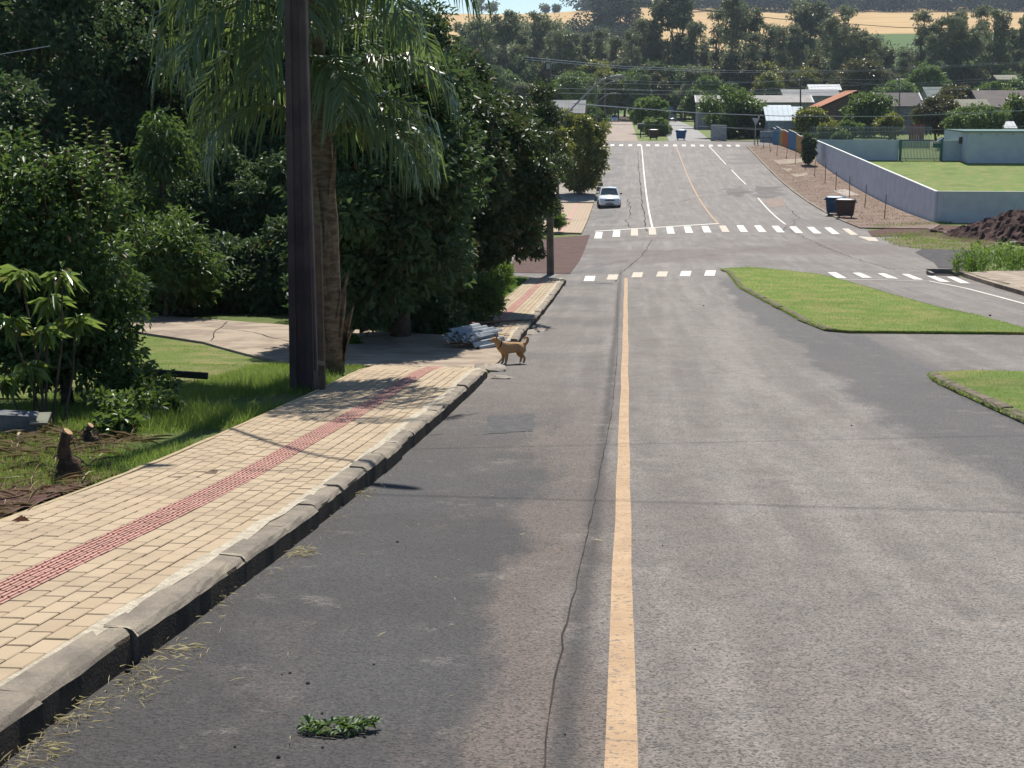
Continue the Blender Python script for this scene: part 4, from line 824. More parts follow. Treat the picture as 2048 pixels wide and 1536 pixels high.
# dark pole beside the tall palm: it reaches out of the picture, lamp and cross wires at its top
pb = on(-3.94, 17.0); pole, _, _ = tee_pole('utility_pole', 'thick dark concrete pole in front of the tall palm', pb, 9.3, .30, .17, CONC_D, (.08, 0), .9)
lamp(pole, pb+np.array([.15, 0, 5.35]), pb+np.array([1.1, -.05, 7.2]), pb+np.array([1.6, -.1, 8.25]), pb+np.array([2.1, -.2, 8.45]))
MB().tube([pb+np.array([.17, -.03, .25]), pb+np.array([.155, -.03, 3.]), pb+np.array([.14, -.03, 7.])], .022, 6).build('conduit', CONC, pole)
MB().box(pb+np.array([.06, -.02, 5.35]), (.3, .29, .03)).box(pb+np.array([.06, -.02, 5.6]), (.28, .27, .03)).build('band', STEEL, pole)
for q in (-.5, 0., .5): MB().tube([pb+np.array([.06+q, -.08, 9.12]), pb+np.array([.06+q, -.08, 9.3])], [.04, .025], 8).build('insulator', CONC, pole)
MB().box(pb+np.array([.06, -.08, 9.07]), (1.3, .08, .1)).build('crossarm', CONC, pole)
# wooden post standing behind the pole
g = G(636, 790); r0 = tag(empty('wooden_post', g), 'thin weathered wooden post right behind the dark pole', 'post')
MB().box(g+np.array([0, .25, .95]), (.075, .075, 2.1)).build('post', WOOD, r0); MB().box(g+np.array([0, .21, .35]), (.082, .02, .05), 0, 0, .2).build('cross_piece', plain('pale_wood', (.3, .24, .18)), r0)
# lower pole with long lamp arm
pb2 = G(1101, 549); pole2, _, _ = tee_pole('utility_pole', 'concrete lamp pole at the corner of the lower pavement', pb2, 7.45, .26, .2, CONC, (-.13, 0), .8)
lamp(pole2, pb2+np.array([.05, 0, 5.2]), pb2+np.array([1.1, 0, 6.2]), pb2+np.array([1.6, 0, 6.85]), pb2+np.array([1.95, 0, 6.9]))
MB().box(pb2+np.array([-.12, -.02, 7.3]), (.12, .28, .2)).build('top_bracket', STEEL, pole2); MB().tube([pb2+np.array([.1, -.15, 5.0]), pb2+np.array([.14, -.15, 5.35])], [.05, .04], 8).build('meter_bracket', STEEL, pole2)
def far_pole(x, yb, yt, Y, label, r=.12, arms=(), mat=CONC):
    b = at(x, yb, Y); b[2] = zt(b[0], b[1]); t = at(x, yt, Y); root = tag(empty('utility_pole', b), label, 'pole'); MB().tube([b-np.array([0, 0, .3]), t], [r*1.3, r*.8], 8).build('shaft', mat, root, True)
    MB().box(t-np.array([0, 0, .4]), (2.0, .12, .12)).build('crossarm', WOOD, root)
    for q in (-.9, -.3, .3, .9): MB().tube([t+np.array([q, 0, -.33]), t+np.array([q, 0, -.12])], [.07, .04], 6).build('insulator', CONC, root)
    for dx, dz, lx in arms:
        p = t-np.array([0, 0, dz]); lamp(root, p, p+np.array([dx*.4, 0, .9]), p+np.array([dx*.7, 0, 1.3]), p+np.array([dx, 0, 1.35]))
    return root
far_pole(1193, 262, 158, 196, 'grey lamp pole with two arms at the far crossing', .13, ((2.6, 1.6, 0), (2.2, 3.2, 0)))
far_pole(1210, 258, 150, 225, 'thin grey pole behind the far lamp pole', .10)
far_pole(1601, 276, 152, 205, 'dark thin pole behind the coloured panels', .11, mat=CONC_D)
far_pole(1799, 268, 150, 215, 'pale thin pole before the dark grey roof', .10)
far_pole(1175, 262, 165, 230, 'short grey pole half hidden by the garden tree', .10)
# ---- wires
def wire(label, pts, r, mat, group=None):
    out = []; pts = [np.array(p, float) for p in pts]
    for a, b in zip(pts[:-1], pts[1:]):
        for t in np.linspace(0, 1, 14)[:-1 if b is not pts[-1] else None]: q = a+(b-a)*t; out.append(q)
    o = MB().tube(out, r, 5).build('overhead_wire', mat, None); return tag(o, label, 'wire', group)
def sag(a, b, s, n=7):
    a, b = np.array(a), np.array(b); return [a+(b-a)*t-np.array([0, 0, 4*s*t*(1-t)]) for t in np.linspace(0, 1, n)]
top = pb+np.array([.06, -.08, 9.3])
wire('cross street wire from the dark pole over the near asphalt', sag(top, top+np.array([14, .0, .9]), .15), .010, WIRE); wire('second wire leaving the dark pole lower and slanting away', sag(top+np.array([0, 0, -2.6]), top+np.array([14, 5.2, -1.8]), .12), .008, WIRE)
wire('dark wire from behind the camera passing over the hilltop', [at(1180, -6, 60), at(1560, 38, 78), at(1800, 55, 92), at(2100, 62, 104)], .018, WIRE)
t2 = pb2+np.array([-.12, 0, 7.4])
W = 'thin power line crossing in front of the wood'
for (pts, r) in (([(1050, 114, 49.6), (1240, 132, 64), (1450, 141, 82), (1700, 141, 96), (2070, 122, 110)], .009), ([(1050, 119, 49.6), (1240, 136, 64), (1450, 145, 82), (1700, 144, 96), (2070, 125, 110)], .009), ([(1092, 150, 185), (1300, 163, 188), (1530, 164, 200), (1601, 157, 205), (1799, 172, 215), (2060, 158, 225)], .02), ([(1100, 176, 196), (1290, 181, 198), (1460, 182, 202), (1601, 175, 205), (1850, 165, 215), (2060, 152, 225)], .02), ([(1100, 186, 196), (1350, 189, 198), (1601, 186, 205), (1799, 180, 215), (2060, 175, 225)], .02), ([(1193, 166, 196), (1400, 170, 200), (1601, 160, 205), (1799, 158, 215)], .02), ([(1193, 176, 196), (1400, 184, 200), (1601, 184, 205)], .02)):
    wire(W, [at(*q) for q in pts], r, WIRE_P, 'power lines in front of the wood')
wire('pale thick service cable sagging across the avenue towards the yard', [at(1148, 207, 100), at(1250, 215, 108), at(1400, 226, 120), at(1560, 232, 132), at(1780, 233, 140), at(2070, 220, 150)], .035, WIRE_P)
wire('thin cable above the dark far crossing', [at(1135, 248, 160), at(1330, 250, 166), at(1520, 257, 172), at(1640, 268, 176)], .02, WIRE_P); wire('lowest thin cable running above the low walls', [at(1400, 252, 170), at(1620, 266, 172), at(1800, 262, 176), at(2060, 252, 182)], .018, WIRE_P)
wire('short dark wire between the left trees', [at(-20, 112, 36), at(100, 92, 38)], .012, WIRE_P)

# ---- rail on two posts in the lawn
g = G(292, 770); RY = g[1]; root = tag(empty('wooden_rail', g), 'dark horizontal wooden rail on a short post in the lawn', 'rail')
a = at(240, 740, RY); c = at(415, 752, RY); dv = unit(c-a); mid = (a+c)/2; L = np.linalg.norm(c-a)
RAILM = plain('rail_wood', (.055, .05, .042), (.035, .032, .028), 8, .9, .15)
MB().box(mid, (L, .07, .075), math.atan2(dv[1], dv[0]), 0, -math.asin(dv[2])).build('beam', RAILM, root)
for q in (g, at(215, 765, RY)): q = np.array(q); q[2] = zt(q[0], q[1]); MB().box(q+np.array([0, .05, .08]), (.11, .09, .34)).build('post', RAILM, root)

# ---- stumps, sticks, blocks on the left
def stump(label, g, h, r, cut):
    g = np.array(g, float); root = tag(empty('tree_stump', g), label, 'stump'); rg = np.random.default_rng(int(h*100)); pts = []; rad = []
    for i in range(9):
        t = i/8; pts.append(g+np.array([.015*math.sin(t*7), .01*math.cos(t*5), h*t-.03])); rad.append(r*(1.55-1.05*min(1, t*1.5)+.14*math.sin(t*21))*(1 if t < .97 else .8))
    MB().tube(pts, rad, 9).build('stump_body', plain('stump_bark', (.11, .075, .05), (.055, .038, .028), 14, .95, .1, 1., 40), root, True)
    MB().tube([pts[-1], pts[-1]+np.array([.01, 0, .012])], [rad[-1]*.95, rad[-1]*.9], 9).build('cut_face', cut, root)
    for k in range(16):
        t = rg.uniform(.05, .85); a = rg.uniform(0, 6.28); p = g+np.array([0, 0, h*t]); rr = r*(1.5-1.0*min(1, t*1.5)); d = np.array([math.cos(a), math.sin(a), 0]); MB().tube([p+d*rr*.8, p+d*(rr+.02)+np.array([0, 0, .02]), p+d*(rr+rg.uniform(.02, .06))-np.array([0, 0, rg.uniform(.0, .06)])], [.008, .006, .002], 4).build('bark_shred', BARK, root)
CUT = plain('cut_wood', (.46, .31, .16), (.36, .22, .11), 20, .85, .2)
stump('dark ragged stump with a narrow top beside the pavement', G(137, 958), .38, .085, CUT); stump('short leaning stump with a pale cut top near the privet', G(180, 893), .21, .07, CUT)
def stick(label, a, b, r, mat, dz=.03, bend=.0):
    a = np.array(G(*a)); b = np.array(G(*b)); a[2] += dz; b[2] += dz; m = (a+b)/2+np.array([0, 0, bend])+rng.normal(0, .012, 3); o = MB().tube([a, (a+m)/2+rng.normal(0, .006, 3), m, (b+m)/2+rng.normal(0, .006, 3), b], [r, r*.95, r*.85, r*.8, r*.55], 6).build('cut_stick', mat, None, True)
    return tag(o, label, 'stick', 'cut sticks in the litter')
PALE = plain('dry_stick', (.44, .36, .26), (.33, .26, .18), 9, .9, .15); BROWN = plain('brown_stick', (.17, .10, .07), (.11, .07, .05), 9, .9, .15)
for a, b, r in (((205, 1000), (285, 965), .010), ((100, 1025), (135, 1018), .012), ((180, 925), (207, 912), .012), ((120, 962), (165, 962), .008), ((35, 885), (58, 862), .014), ((172, 1002), (190, 988), .008), ((60, 1045), (132, 1022), .007), ((165, 968), (185, 950), .007), ((240, 940), (285, 950), .005), ((10, 965), (80, 950), .006)):
    stick('pale dry cut stick lying in the garden litter', a, b, r, PALE)
for a, b, r in (((0, 1005), (95, 985), .007), ((0, 1040), (90, 1015), .006), ((30, 1065), (100, 1000), .005), ((0, 882), (62, 912), .009), ((40, 890), (20, 930), .006), ((95, 1000), (140, 990), .006)):
    stick('thin brown twig lying in the garden litter', a, b, r, BROWN, .02, .02)
stick('long thin pole lying across the lower pavement', (930, 663), (1075, 655), .022, BROWN, .17)['group'] = ''
g = G(45, 872); root = tag(empty('broken_block', g), 'broken grey concrete block in the shade under the privet', 'block')
MB().box(g+np.array([-.08, .1, .1]), (.34, .16, .19), .3, .1, .1).build('slab', plain('block_grey', (.2, .2, .2), (.14, .14, .14), 8, .95, .1, .6, 40), root)
MB().box(g+np.array([.13, .12, .14]), (.16, .22, .02), .2, .25, .0).build('tilted_plate', plain('plate', (.22, .22, .16), (.15, .15, .11), 6), root)
lump('rubble_stone', G(20, 868)+np.array([0, 0, .03]), (.10, .09, .06), plain('pale_stone', (.28, .28, .27))); tag(bpy.data.objects['rubble_stone'], 'pale stone in front of the broken concrete block', 'stone')
lf = G(35, 1062); V, T = leaf_mesh(np.array([lf+np.array([-.09, 0, .03]), lf+np.array([.1, .02, .03])]), np.array([[1, .1, .1], [-1, .15, .15]]), np.array([[0, -.3, 1.], [0, -.2, 1]]), np.array([.22, .18]), np.array([.09, .07]), .35, .25); tag(mesh_np('dead_leaf', V, T, plain('dead_leaf', (.34, .15, .06), (.26, .11, .05), 12)), 'curled orange brown dead leaf at the pavement edge', 'leaf')

# ---- green sprig and stones on the asphalt
g = G(668, 1466); rg = np.random.default_rng(3); root = tag(empty('green_sprig', g), 'fallen green leafy twig lying on the asphalt', 'twig'); Vs, Ts, k0 = [], [], 0; tw = MB()
tw.tube([g+np.array([-.05, -.035, .012]), g+np.array([.02, .0, .02]), g+np.array([.06, .04, .015])], [.004, .003, .002], 5)
for a0, ln in ((2.9, .13), (2.6, .11), (.1, .12), (.35, .13), (-.2, .11), (3.4, .11), (5.6, .07), (1.1, .06)):
    m = 22; t = np.linspace(.05, 1, m); d = np.array([math.cos(a0), math.sin(a0)*1.0, 0]); o0 = g+np.array([rg.normal(0, .02), rg.normal(0, .02), .012]); P = o0+d*ln*t[:, None]+np.array([0, 0, .014]); an = a0+np.where(np.arange(m) % 2, 1, -1)*.9
    v, t2 = leaf_mesh(P, np.stack([np.cos(an), np.sin(an), rg.normal(.12, .3, m)], 1), rg.normal(0, .45, (m, 3))+np.array([0, 0, 1.]), np.full(m, .034), np.full(m, .017), .2, .2); Vs.append(v); Ts.append(t2+k0); k0 += len(v); tw.tube([o0, o0+d*ln], [.002, .001], 4)
mesh_np('leaves', np.concatenate(Vs), np.concatenate(Ts), FO['privet'], root); tw.build('twig', PALE, root)
STONE = plain('dark_pebble', (.03, .028, .027), (.05, .047, .045), 30, .9, .2)
for x, y, r in ((616, 1368, .0075), (580, 1347, .006), (557, 1516, .0075), (748, 1330, .005), (564, 1350, .004), (644, 1428, .005), (1325, 1092, .005), (240, 1365, .006), (255, 1345, .012), (645, 1496, .005), (1703, 852, .011), (1980, 632, .03), (1407, 612, .02), (795, 1085, .008), (470, 1495, .005), (1130, 1470, .004), (1390, 1300, .004)):
    g = G(x, y); o = lump('pebble', g+np.array([0, 0, r*.5]), (r, r, r*.75), STONE, seed=x); tag(o, 'small dark stone lying loose on the asphalt', 'stone', 'stones on the asphalt')

# ---- stacked fibre-cement roof sheets at the drive
g = at(905, 697, 24.6); FIB = plain('fibre_cement', (.34, .36, .37), (.26, .28, .29), 5, .85, .25, .3, 30); WOODP = plain('rotten_wood', (.26, .17, .13), (.18, .12, .09), 9)
p0 = at(900, 690, 24.6); p0[2] = zt(-3., 24.6)+.12
root = tag(empty('roof_sheets', p0), 'stack of pale wavy roof sheets dumped on the pavement', 'sheets')
for k, (dx, dy, dz, rz, ry) in enumerate(((0, 0, 0.02, -.42, .0), (.05, .06, .06, -.5, .05), (.10, .2, .10, -.55, .10), (.28, -.02, -.01, -.62, .36))):
    rings = []; nn = 22
    m4 = Matrix.Translation(Vector(p0)+Vector((.32+dx, .12+dy, .06+dz))) @ Matrix.Rotation(rz, 4, 'Z') @ Matrix.Rotation(ry, 4, 'Y')
    V, F = [], []
    wv = lambda u: .028*(1 if (u*3.4) % 1 < .36 else (-1 if .5 < (u*3.4) % 1 < .86 else 0))
    for j, yy in enumerate((-.42, .42)):
        for i in range(nn): u = i/(nn-1); V.append(m4 @ Vector(((u-.5)*.56, yy, wv(u))))
    for j, yy in enumerate((-.42, .42)):
        for i in range(nn): u = i/(nn-1); V.append(m4 @ Vector(((u-.5)*.56, yy, wv(u)-.012)))
    for i in range(nn-1): F += [(i, i+1, nn+i+1, nn+i), (2*nn+i+1, 2*nn+i, 3*nn+i, 3*nn+i+1), (i+1, i, 2*nn+i, 2*nn+i+1), (nn+i, nn+i+1, 3*nn+i+1, 3*nn+i)]
    add('sheet', V, F, FIB, root)
MB().box(p0+np.array([.25, .0, .03]), (.3, .2, .05), -.5, .2, 0).build('broken_board', WOODP, root); MB().box(p0+np.array([.42, -.05, .04]), (.2, .25, .04), .3, -.3, .1).build('broken_board', WOODP, root)
o = lump('red_rag', at(948, 650, 26.2), (.07, .07, .05), plain('red_cloth', (.25, .07, .05), (.16, .05, .04), 12)); tag(o, 'crumpled reddish rag on top of the roof sheets', 'rag')

# ---- dog
def dog(loc, rz):
    root = tag(empty('dog', loc, rz), 'small tan dog with a curled tail standing at the drive, head turned away', 'dog')
    v, e, r = [], [], []
    def chain(prev, pts):
        for p, q in pts:
            v.append(p); r.append(q)
            if prev is not None: e.append((prev, len(v)-1))
            prev = len(v)-1
        return prev
    pel = chain(None, [((.16, 0, .262), (.085, .088))])
    sh_ = chain(pel, [((.07, 0, .262), (.085, .09)), ((-.04, 0, .258), (.092, .10)), ((-.13, 0, .262), (.092, .108)), ((-.195, 0, .29), (.08, .088))])
    nk = chain(sh_, [((-.24, 0, .338), (.066, .068)), ((-.27, .0, .378), (.062, .06)), ((-.312, .0, .392), (.06, .054)), ((-.352, 0, .382), (.036, .034)), ((-.405, 0, .38), (.022, .02))])
    chain(pel, [((.235, 0, .305), (.03, .03)), ((.28, 0, .345), (.026, .026)), ((.292, 0, .392), (.025, .025)), ((.262, 0, .42), (.022, .022)), ((.225, 0, .405), (.018, .018)), ((.222, 0, .375), (.012, .012))])
    fr = 3
    for s in (1, -1):
        chain(fr, [((-.13, .06*s, .19), (.046, .048)), ((-.12, .055*s, .125), (.028, .03)), ((-.13, .055*s, .06), (.022, .023)), ((-.135, .055*s, .02), (.017, .016)), ((-.165, .055*s, .012), (.016, .012))])
        chain(pel, [((.16, .06*s, .20), (.058, .062)), ((.135, .055*s, .15), (.032, .036)), ((.205, .055*s, .095), (.022, .024)), ((.19, .055*s, .03), (.019, .02)), ((.165, .055*s, .012), (.016, .012))])
    me = bpy.data.meshes.new('body'); me.from_pydata(v, e, []); k = N('tan_fur'); X, Y, Z = k.xyz(); lz = k.n('TexCoord'); sx = k.n('SeparateXYZ'); k.l(lz.outputs['Object'], sx.inputs[0])
    col = k.mix(k.noise(45, 4), (.40, .225, .10), (.50, .30, .15)); col = k.mix(k.ramp(sx.outputs[2], .09, .03), col, (.42, .31, .2)); col = k.mix(k.ramp(sx.outputs[0], -.32, -.38), col, (.36, .25, .17)); col = k.mix(k.math('MULTIPLY', k.ramp(sx.outputs[2], .27, .33), .35), col, (.34, .19, .085))
    mt = k.done(col, .85, .2, k.bump(k.noise(160, 3), .6, .01)); body = link('body', me, mt); body.parent = root
    sk = body.modifiers.new('skin', 'SKIN'); ss = body.modifiers.new('smooth', 'SUBSURF'); ss.levels = ss.render_levels = 2
    for i, q in enumerate(r): me.skin_vertices[0].data[i].radius = q
    me.skin_vertices[0].data[0].use_root = True
    FUR = plain('ear_fur', (.16, .085, .045), (.11, .06, .035), 40, .9, .15); BLK = plain('dog_nose', (.015, .014, .014), None, 9, .35, .5)
    for s in (1, -1):
        mb = MB(); mb.loft([[(-.275, .020*s, .415), (-.305, .026*s, .418), (-.295, .05*s, .40)], [(-.272, .038*s, .455), (-.292, .043*s, .457), (-.288, .06*s, .44)], [(-.27, .05*s, .495)]*3]); local('ear', mb, FUR, root)
        mb = MB(); mb.loft([[(-.333+.007*math.cos(a)*q, .034*s, .395+.007*math.sin(a)*q) for a in np.linspace(0, 5.5, 6)] for q in (1., .3)]); local('eye', mb, BLK, root)
    mb = MB(); mb.tube([(-.408, 0, .383), (-.421, 0, .382), (-.426, 0, .38)], [.012, .011, .004], 8); local('nose', mb, BLK, root)
    mb = MB(); pts = [(-.228+.045*math.cos(a)*.6, .072*math.sin(a), .325+.07*math.cos(a)) for a in np.linspace(0, 2*math.pi, 15)]; mb.tube(pts, .008, 5); local('collar', mb, plain('collar', (.02, .02, .02)), root)
    return root
dg = G(1021, 728); dgo = dog((dg[0]+.02, dg[1], zt(dg[0], dg[1])+.002), R(33)); dgo.rotation_euler = (Matrix.Rotation(SLOPE(dg[1]), 3, 'X') @ Matrix.Rotation(R(33), 3, 'Z')).to_euler()

# ---- wheelie containers
def bin4(loc, rz, col, label, group=None, s=1.):
    root = tag(empty('waste_container', loc, rz), label, 'bin', group); m = plain('bin_plastic', col, tuple(c*.8 for c in col), 5, .45, .4); lidm = plain('bin_lid', tuple(min(1, c*1.25) for c in col), col, 5, .4, .4)
    def rr(w, d, z, c=.06): return [(x*s, y*s, z*s) for x, y in ((-w+c, -d), (w-c, -d), (w, -d+c), (w, d-c), (w-c, d), (-w+c, d), (-w, d-c), (-w, -d+c))]
    mb = MB(); mb.loft([rr(.50, .36, .20), rr(.54, .40, .28), rr(.62, .49, 1.08), rr(.67, .53, 1.10), rr(.67, .53, 1.16), rr(.60, .47, 1.16)]); local('body', mb, m, root)
    mb = MB(); mb.loft([rr(.68, .54, 1.175), rr(.69, .55, 1.21), rr(.62, .47, 1.30, .1), rr(.3, .22, 1.345, .1)]); local('lid', mb, lidm, root, True)
    for sx in (-1, 1):
        mb = MB(); mb.tube([(sx*.69*s, -.2*s, 1.06*s), (sx*.76*s, -.2*s, 1.1*s), (sx*.76*s, .2*s, 1.1*s), (sx*.69*s, .2*s, 1.06*s)], .022*s, 6); local('handle', mb, m, root)
        for sy2 in (-1, 1):
            mb = MB(); mb.tube([(sx*.40*s-.03*s, sy2*.28*s, .1*s), (sx*.40*s+.03*s, sy2*.28*s, .1*s)], .1*s, 12); w = local('wheel', mb, DARK, root, False); mb = MB(); mb.box((sx*.40*s, sy2*.28*s, .19*s), (.09*s, .1*s, .05*s)); local('wheel_bracket', mb, STEEL, root)
    mb = MB(); mb.box((0, -.37*s, .22*s), (.36*s, .02*s, .05*s)); local('drain_bar', mb, STEEL, root)
    for q in (-.3, 0, .3): mb = MB(); mb.box((q*s, -.45*s, .7*s), (.035*s, .03*s, .7*s), 0, -.11); local('rib', mb, m, root)
    return root
g = G(1692, 438); bin4((g[0], g[1]+.4, zt(g[0], g[1])), R(-12), (.075, .04, .03), 'brown wheeled waste container with rounded lid beside the crosswalk')
g = G(1668, 432); bin4((g[0]+.1, g[1]+.4, zt(g[0], g[1])), R(-12), (.025, .08, .15), 'dark blue wheeled waste container half behind the brown one')
g = G(1307, 279.5); bin4((g[0], g[1]+.4, zt(g[0], g[1])), R(3), (.075, .035, .03), 'brown waste container at the end of the pale dirt street')
g = G(1362, 280.5); bin4((g[0], g[1]+.4, zt(g[0], g[1])), R(-8), (.02, .09, .24), 'bright blue waste container on the far crossing')

# ---- cars
def car(loc, rz, paint, label, s=1.):
    root = tag(empty('parked_car', loc, rz), label, 'car'); P = plain('car_paint', paint, tuple(c*.96 for c in paint), 3, .22, .5, 0, coat=.6); GL = plain('car_glass', (.02, .035, .04), (.03, .045, .05), 3, .06, .6); BLKP = plain('black_trim', (.02, .02, .022), None, 4, .6, .3); TY = plain('tyre', (.018, .018, .018), None, 9, .9, .2); RIM = plain('rim', (.4, .41, .42), None, 9, .35, .5, 0, metal=.7)
    HL = plain('headlight', (.42, .45, .5), (.3, .33, .37), 14, .12, .6); PLT = plain('number_plate', (.5, .5, .5), None, 9, .5)
    st = [(-1.98, .58, .30, .52), (-1.93, .70, .22, .66), (-1.75, .79, .2, .76), (-1.1, .825, .2, .88), (-.75, .83, .2, .94), (.2, .83, .2, .95), (1.2, .83, .2, .96), (1.75, .80, .22, .93), (1.95, .72, .3, .86), (1.99, .6, .4, .7)]
    mb = MB(); rings = []
    for y, w, z0, z1 in st: rings.append([(-w*.9, y, z0), (-w, y, z0+.12), (-w, y, z0+(z1-z0)*.6), (-w*.95, y, z1-.06), (-w*.80, y, z1), (0, y, z1+.03), (w*.80, y, z1), (w*.95, y, z1-.06), (w, y, z0+(z1-z0)*.6), (w, y, z0+.12), (w*.9, y, z0)])
    mb.loft(rings); local('body', mb, P, root, True)
    A, Bq, Cc, Dd = (-.92, .70, .93), (-.22, .56, 1.40), (1.05, .56, 1.42), (1.72, .68, .95)   # y, half width, z
    pt = lambda q, sx: (q[1]*sx, q[0], q[2])
    mb = MB(); rf = [(-.28, .555, 1.375), (0.1, .57, 1.43), (.8, .57, 1.445), (1.1, .55, 1.40)]
    rings = [[(-w, y, z-.03), (-w*.9, y, z+.01), (0, y, z+.035), (w*.9, y, z+.01), (w, y, z-.03)] for y, w, z in rf]; mb.loft(rings, cap=False, closed=False)
    rings = [[(x*.97, y, z-.035) for x, y, z in r] for r in rings]; mb.loft([q[::-1] for q in rings], cap=False, closed=False); local('roof', mb, P, root, True)
    for sx in (-1, 1):
        for a, b2 in ((A, Bq), ((.42, .74, .95), (.42, .575, 1.42)), (Cc, Dd)):
            mb = MB(); mb.tube([pt(a, sx), pt(b2, sx)], .035, 5); local('pillar', mb, P, root)
        mb = MB(); mb.quad(pt((-.84, .712, .955), sx), pt((.38, .735, .965), sx), pt((.38, .58, 1.385), sx), pt((-.2, .575, 1.375), sx)); local('side_window', mb, GL, root)
        mb = MB(); mb.quad(pt((.46, .735, .965), sx), pt((1.62, .70, .965), sx), pt((1.08, .575, 1.385), sx), pt((.46, .58, 1.385), sx)); local('side_window', mb, GL, root)
        mb = MB(); mb.loft([[(sx*.80, -.72, .94), (sx*.80, -.64, .94), (sx*.80, -.64, 1.05), (sx*.80, -.72, 1.05)], [(sx*.98, -.70, .95), (sx*.98, -.62, .95), (sx*.98, -.62, 1.08), (sx*.98, -.70, 1.08)]]); local('mirror', mb, P, root)
        mb = MB(); mb.box((sx*.90, -.735, 1.01), (.15, .012, .09)); local('mirror_front', mb, BLKP, root)
        mb = MB(); mb.loft([[(sx*.40, -1.955, .56), (sx*.70, -1.90, .58), (sx*.72, -1.87, .70), (sx*.44, -1.93, .67)], [(sx*.40, -1.90, .56), (sx*.70, -1.85, .58), (sx*.72, -1.82, .70), (sx*.44, -1.88, .67)]]); local('headlight', mb, HL, root)
        for y in (-1.22, 1.28):
            mb = MB(); mb.tube([(sx*.68, y, .29), (sx*.845, y, .29)], .29, 18); w = local('wheel', mb, TY, root); mb = MB(); mb.tube([(sx*.84, y, .29), (sx*.857, y, .29)], .18, 14); q = local('rim', mb, RIM, w)
        mb = MB(); mb.box((sx*.55, -1.96, .36), (.16, .02, .08)); local('fog_light', mb, HL, root)
    mb = MB(); mb.quad((-.68, -.90, .955), (.68, -.90, .955), (.535, -.25, 1.375), (-.535, -.25, 1.375)); local('windscreen', mb, GL, root)
    mb = MB(); mb.quad((.64, 1.70, .97), (-.64, 1.70, .97), (-.53, 1.10, 1.38), (.53, 1.10, 1.38)); local('rear_window', mb, GL, root)
    mb = MB(); mb.box((0, -1.985, .60), (.72, .03, .10)); g2 = local('grille', mb, BLKP, root); mb = MB(); mb.box((0, -2.004, .60), (.70, .012, .015)).box((0, -2.004, .63), (.70, .012, .012)); local('bar', mb, RIM, g2)
    mb = MB(); mb.loft([[(-.76, -1.92, .26), (.76, -1.92, .26), (.76, -1.92, .5), (-.76, -1.92, .5)], [(-.66, -2.02, .28), (.66, -2.02, .28), (.66, -2.02, .48), (-.66, -2.02, .48)]]); local('bumper', mb, P, root)
    mb = MB(); mb.box((0, -2.025, .32), (.62, .02, .09)); local('air_intake', mb, BLKP, root); mb = MB(); mb.box((0, -2.035, .41), (.4, .012, .12)); local('number_plate', mb, PLT, root)
    for sx in (-1, 1): mb = MB(); mb.box((sx*.66, 1.975, .72), (.16, .05, .24)); local('tail_light', mb, plain('tail_red', (.3, .02, .02), None, 9, .3), root)
    mb = MB(); mb.box((.02, -1.0, .985), (.9, .02, .015), .1); local('wiper', mb, BLKP, root)
    root.scale = (s, s, s); return root
def car_at(x, y, dy, rz, *a, **k):
    g = G(x, y); return car((g[0], g[1]+dy, zt(g[0], g[1]+dy)), rz, *a, **k)
c1 = car_at(1216.5, 416.5, 1.98, R(3), (.78, .80, .80), 'white saloon car parked at the kerb below the yellow green tree'); c1.rotation_euler = (SLOPE(c1.location.y), 0, R(3))
car_at(1228.5, 243.5, 1.9, R(2), (.72, .73, .73), 'small white car on the pale dirt street'); car_at(1345, 244, 1.9, R(-4), (.02, .025, .03), 'dark car on the grey street beyond the crossing')

# ---- sign, stakes, panels
g = at(1510, 286, 176); g[2] = zt(g[0], 176); root = tag(empty('yield_sign', g), 'grey backed give way triangle sign on a thin post', 'sign'); tz = at(1510, 243, 176)[2]; MB().tube([g, (g[0], g[1], tz+.3)], .04, 6).build('post', STEEL, root)
w = .46; MB().loft([[(g[0]-w, g[1]-.05, tz+.42), (g[0]+w, g[1]-.05, tz+.42), (g[0]+.04, g[1]-.05, tz-.42), (g[0]-.04, g[1]-.05, tz-.42)], [(g[0]-w, g[1]-.09, tz+.42), (g[0]+w, g[1]-.09, tz+.42), (g[0]+.04, g[1]-.09, tz-.42), (g[0]-.04, g[1]-.09, tz-.42)]]).build('sign_plate', plain('sign_back', (.42, .44, .45)), root)
for i, (x, y, xt, yt) in enumerate(((1508.6, 289, 1508, 262), (1515.6, 292.5, 1516, 270), (1527, 298, 1527.5, 277), (1542, 304, 1538, 283), (1553.6, 312, 1556, 286), (1572.7, 318.5, 1575, 291), (1590, 329, 1592.5, 300), (1610.5, 340, 1613, 308), (1629, 354, 1631, 320), (1650, 367, 1651.5, 325), (1671, 382.5, 1673, 343), (1698.5, 401, 1700, 352), (1729, 417, 1733, 369), (1768.7, 440, 1773, 389))):
    g = G(x, y); t = at(xt, yt, g[1]); nearw = i >= 7; root = tag(empty('sapling_stake', g), 'thin wooden stake in the row beside the blue grey wall' if nearw else 'thin wooden stake in the row beside the coloured panels', 'stake', 'stakes beside the wall' if nearw else 'stakes beside the panels')
    MB().tube([g-np.array([0, 0, .1]), (g+t)/2+rng.normal(0, .015, 3), t], [.032, .028, .025], 6).build('stake', WOOD, root); V, T = cloud(np.array([g+np.array([0, 0, .1])]), .12, 14, rng, .12, .03); mesh_np('sapling_leaves', V, T, FO['brownish'], root)
a = G(1515, 288); b = G(1542, 288); root = tag(empty('timber_barrier', a), 'low dark timber bar between the far stakes', 'barrier'); MB().tube([a+np.array([0, 0, .75]), b+np.array([0, 0, .75])], .05, 6).build('bar', WOOD, root); [MB().tube([q, q+np.array([0, 0, .8])], .045, 6).build('post', WOOD, root) for q in (a, b)]
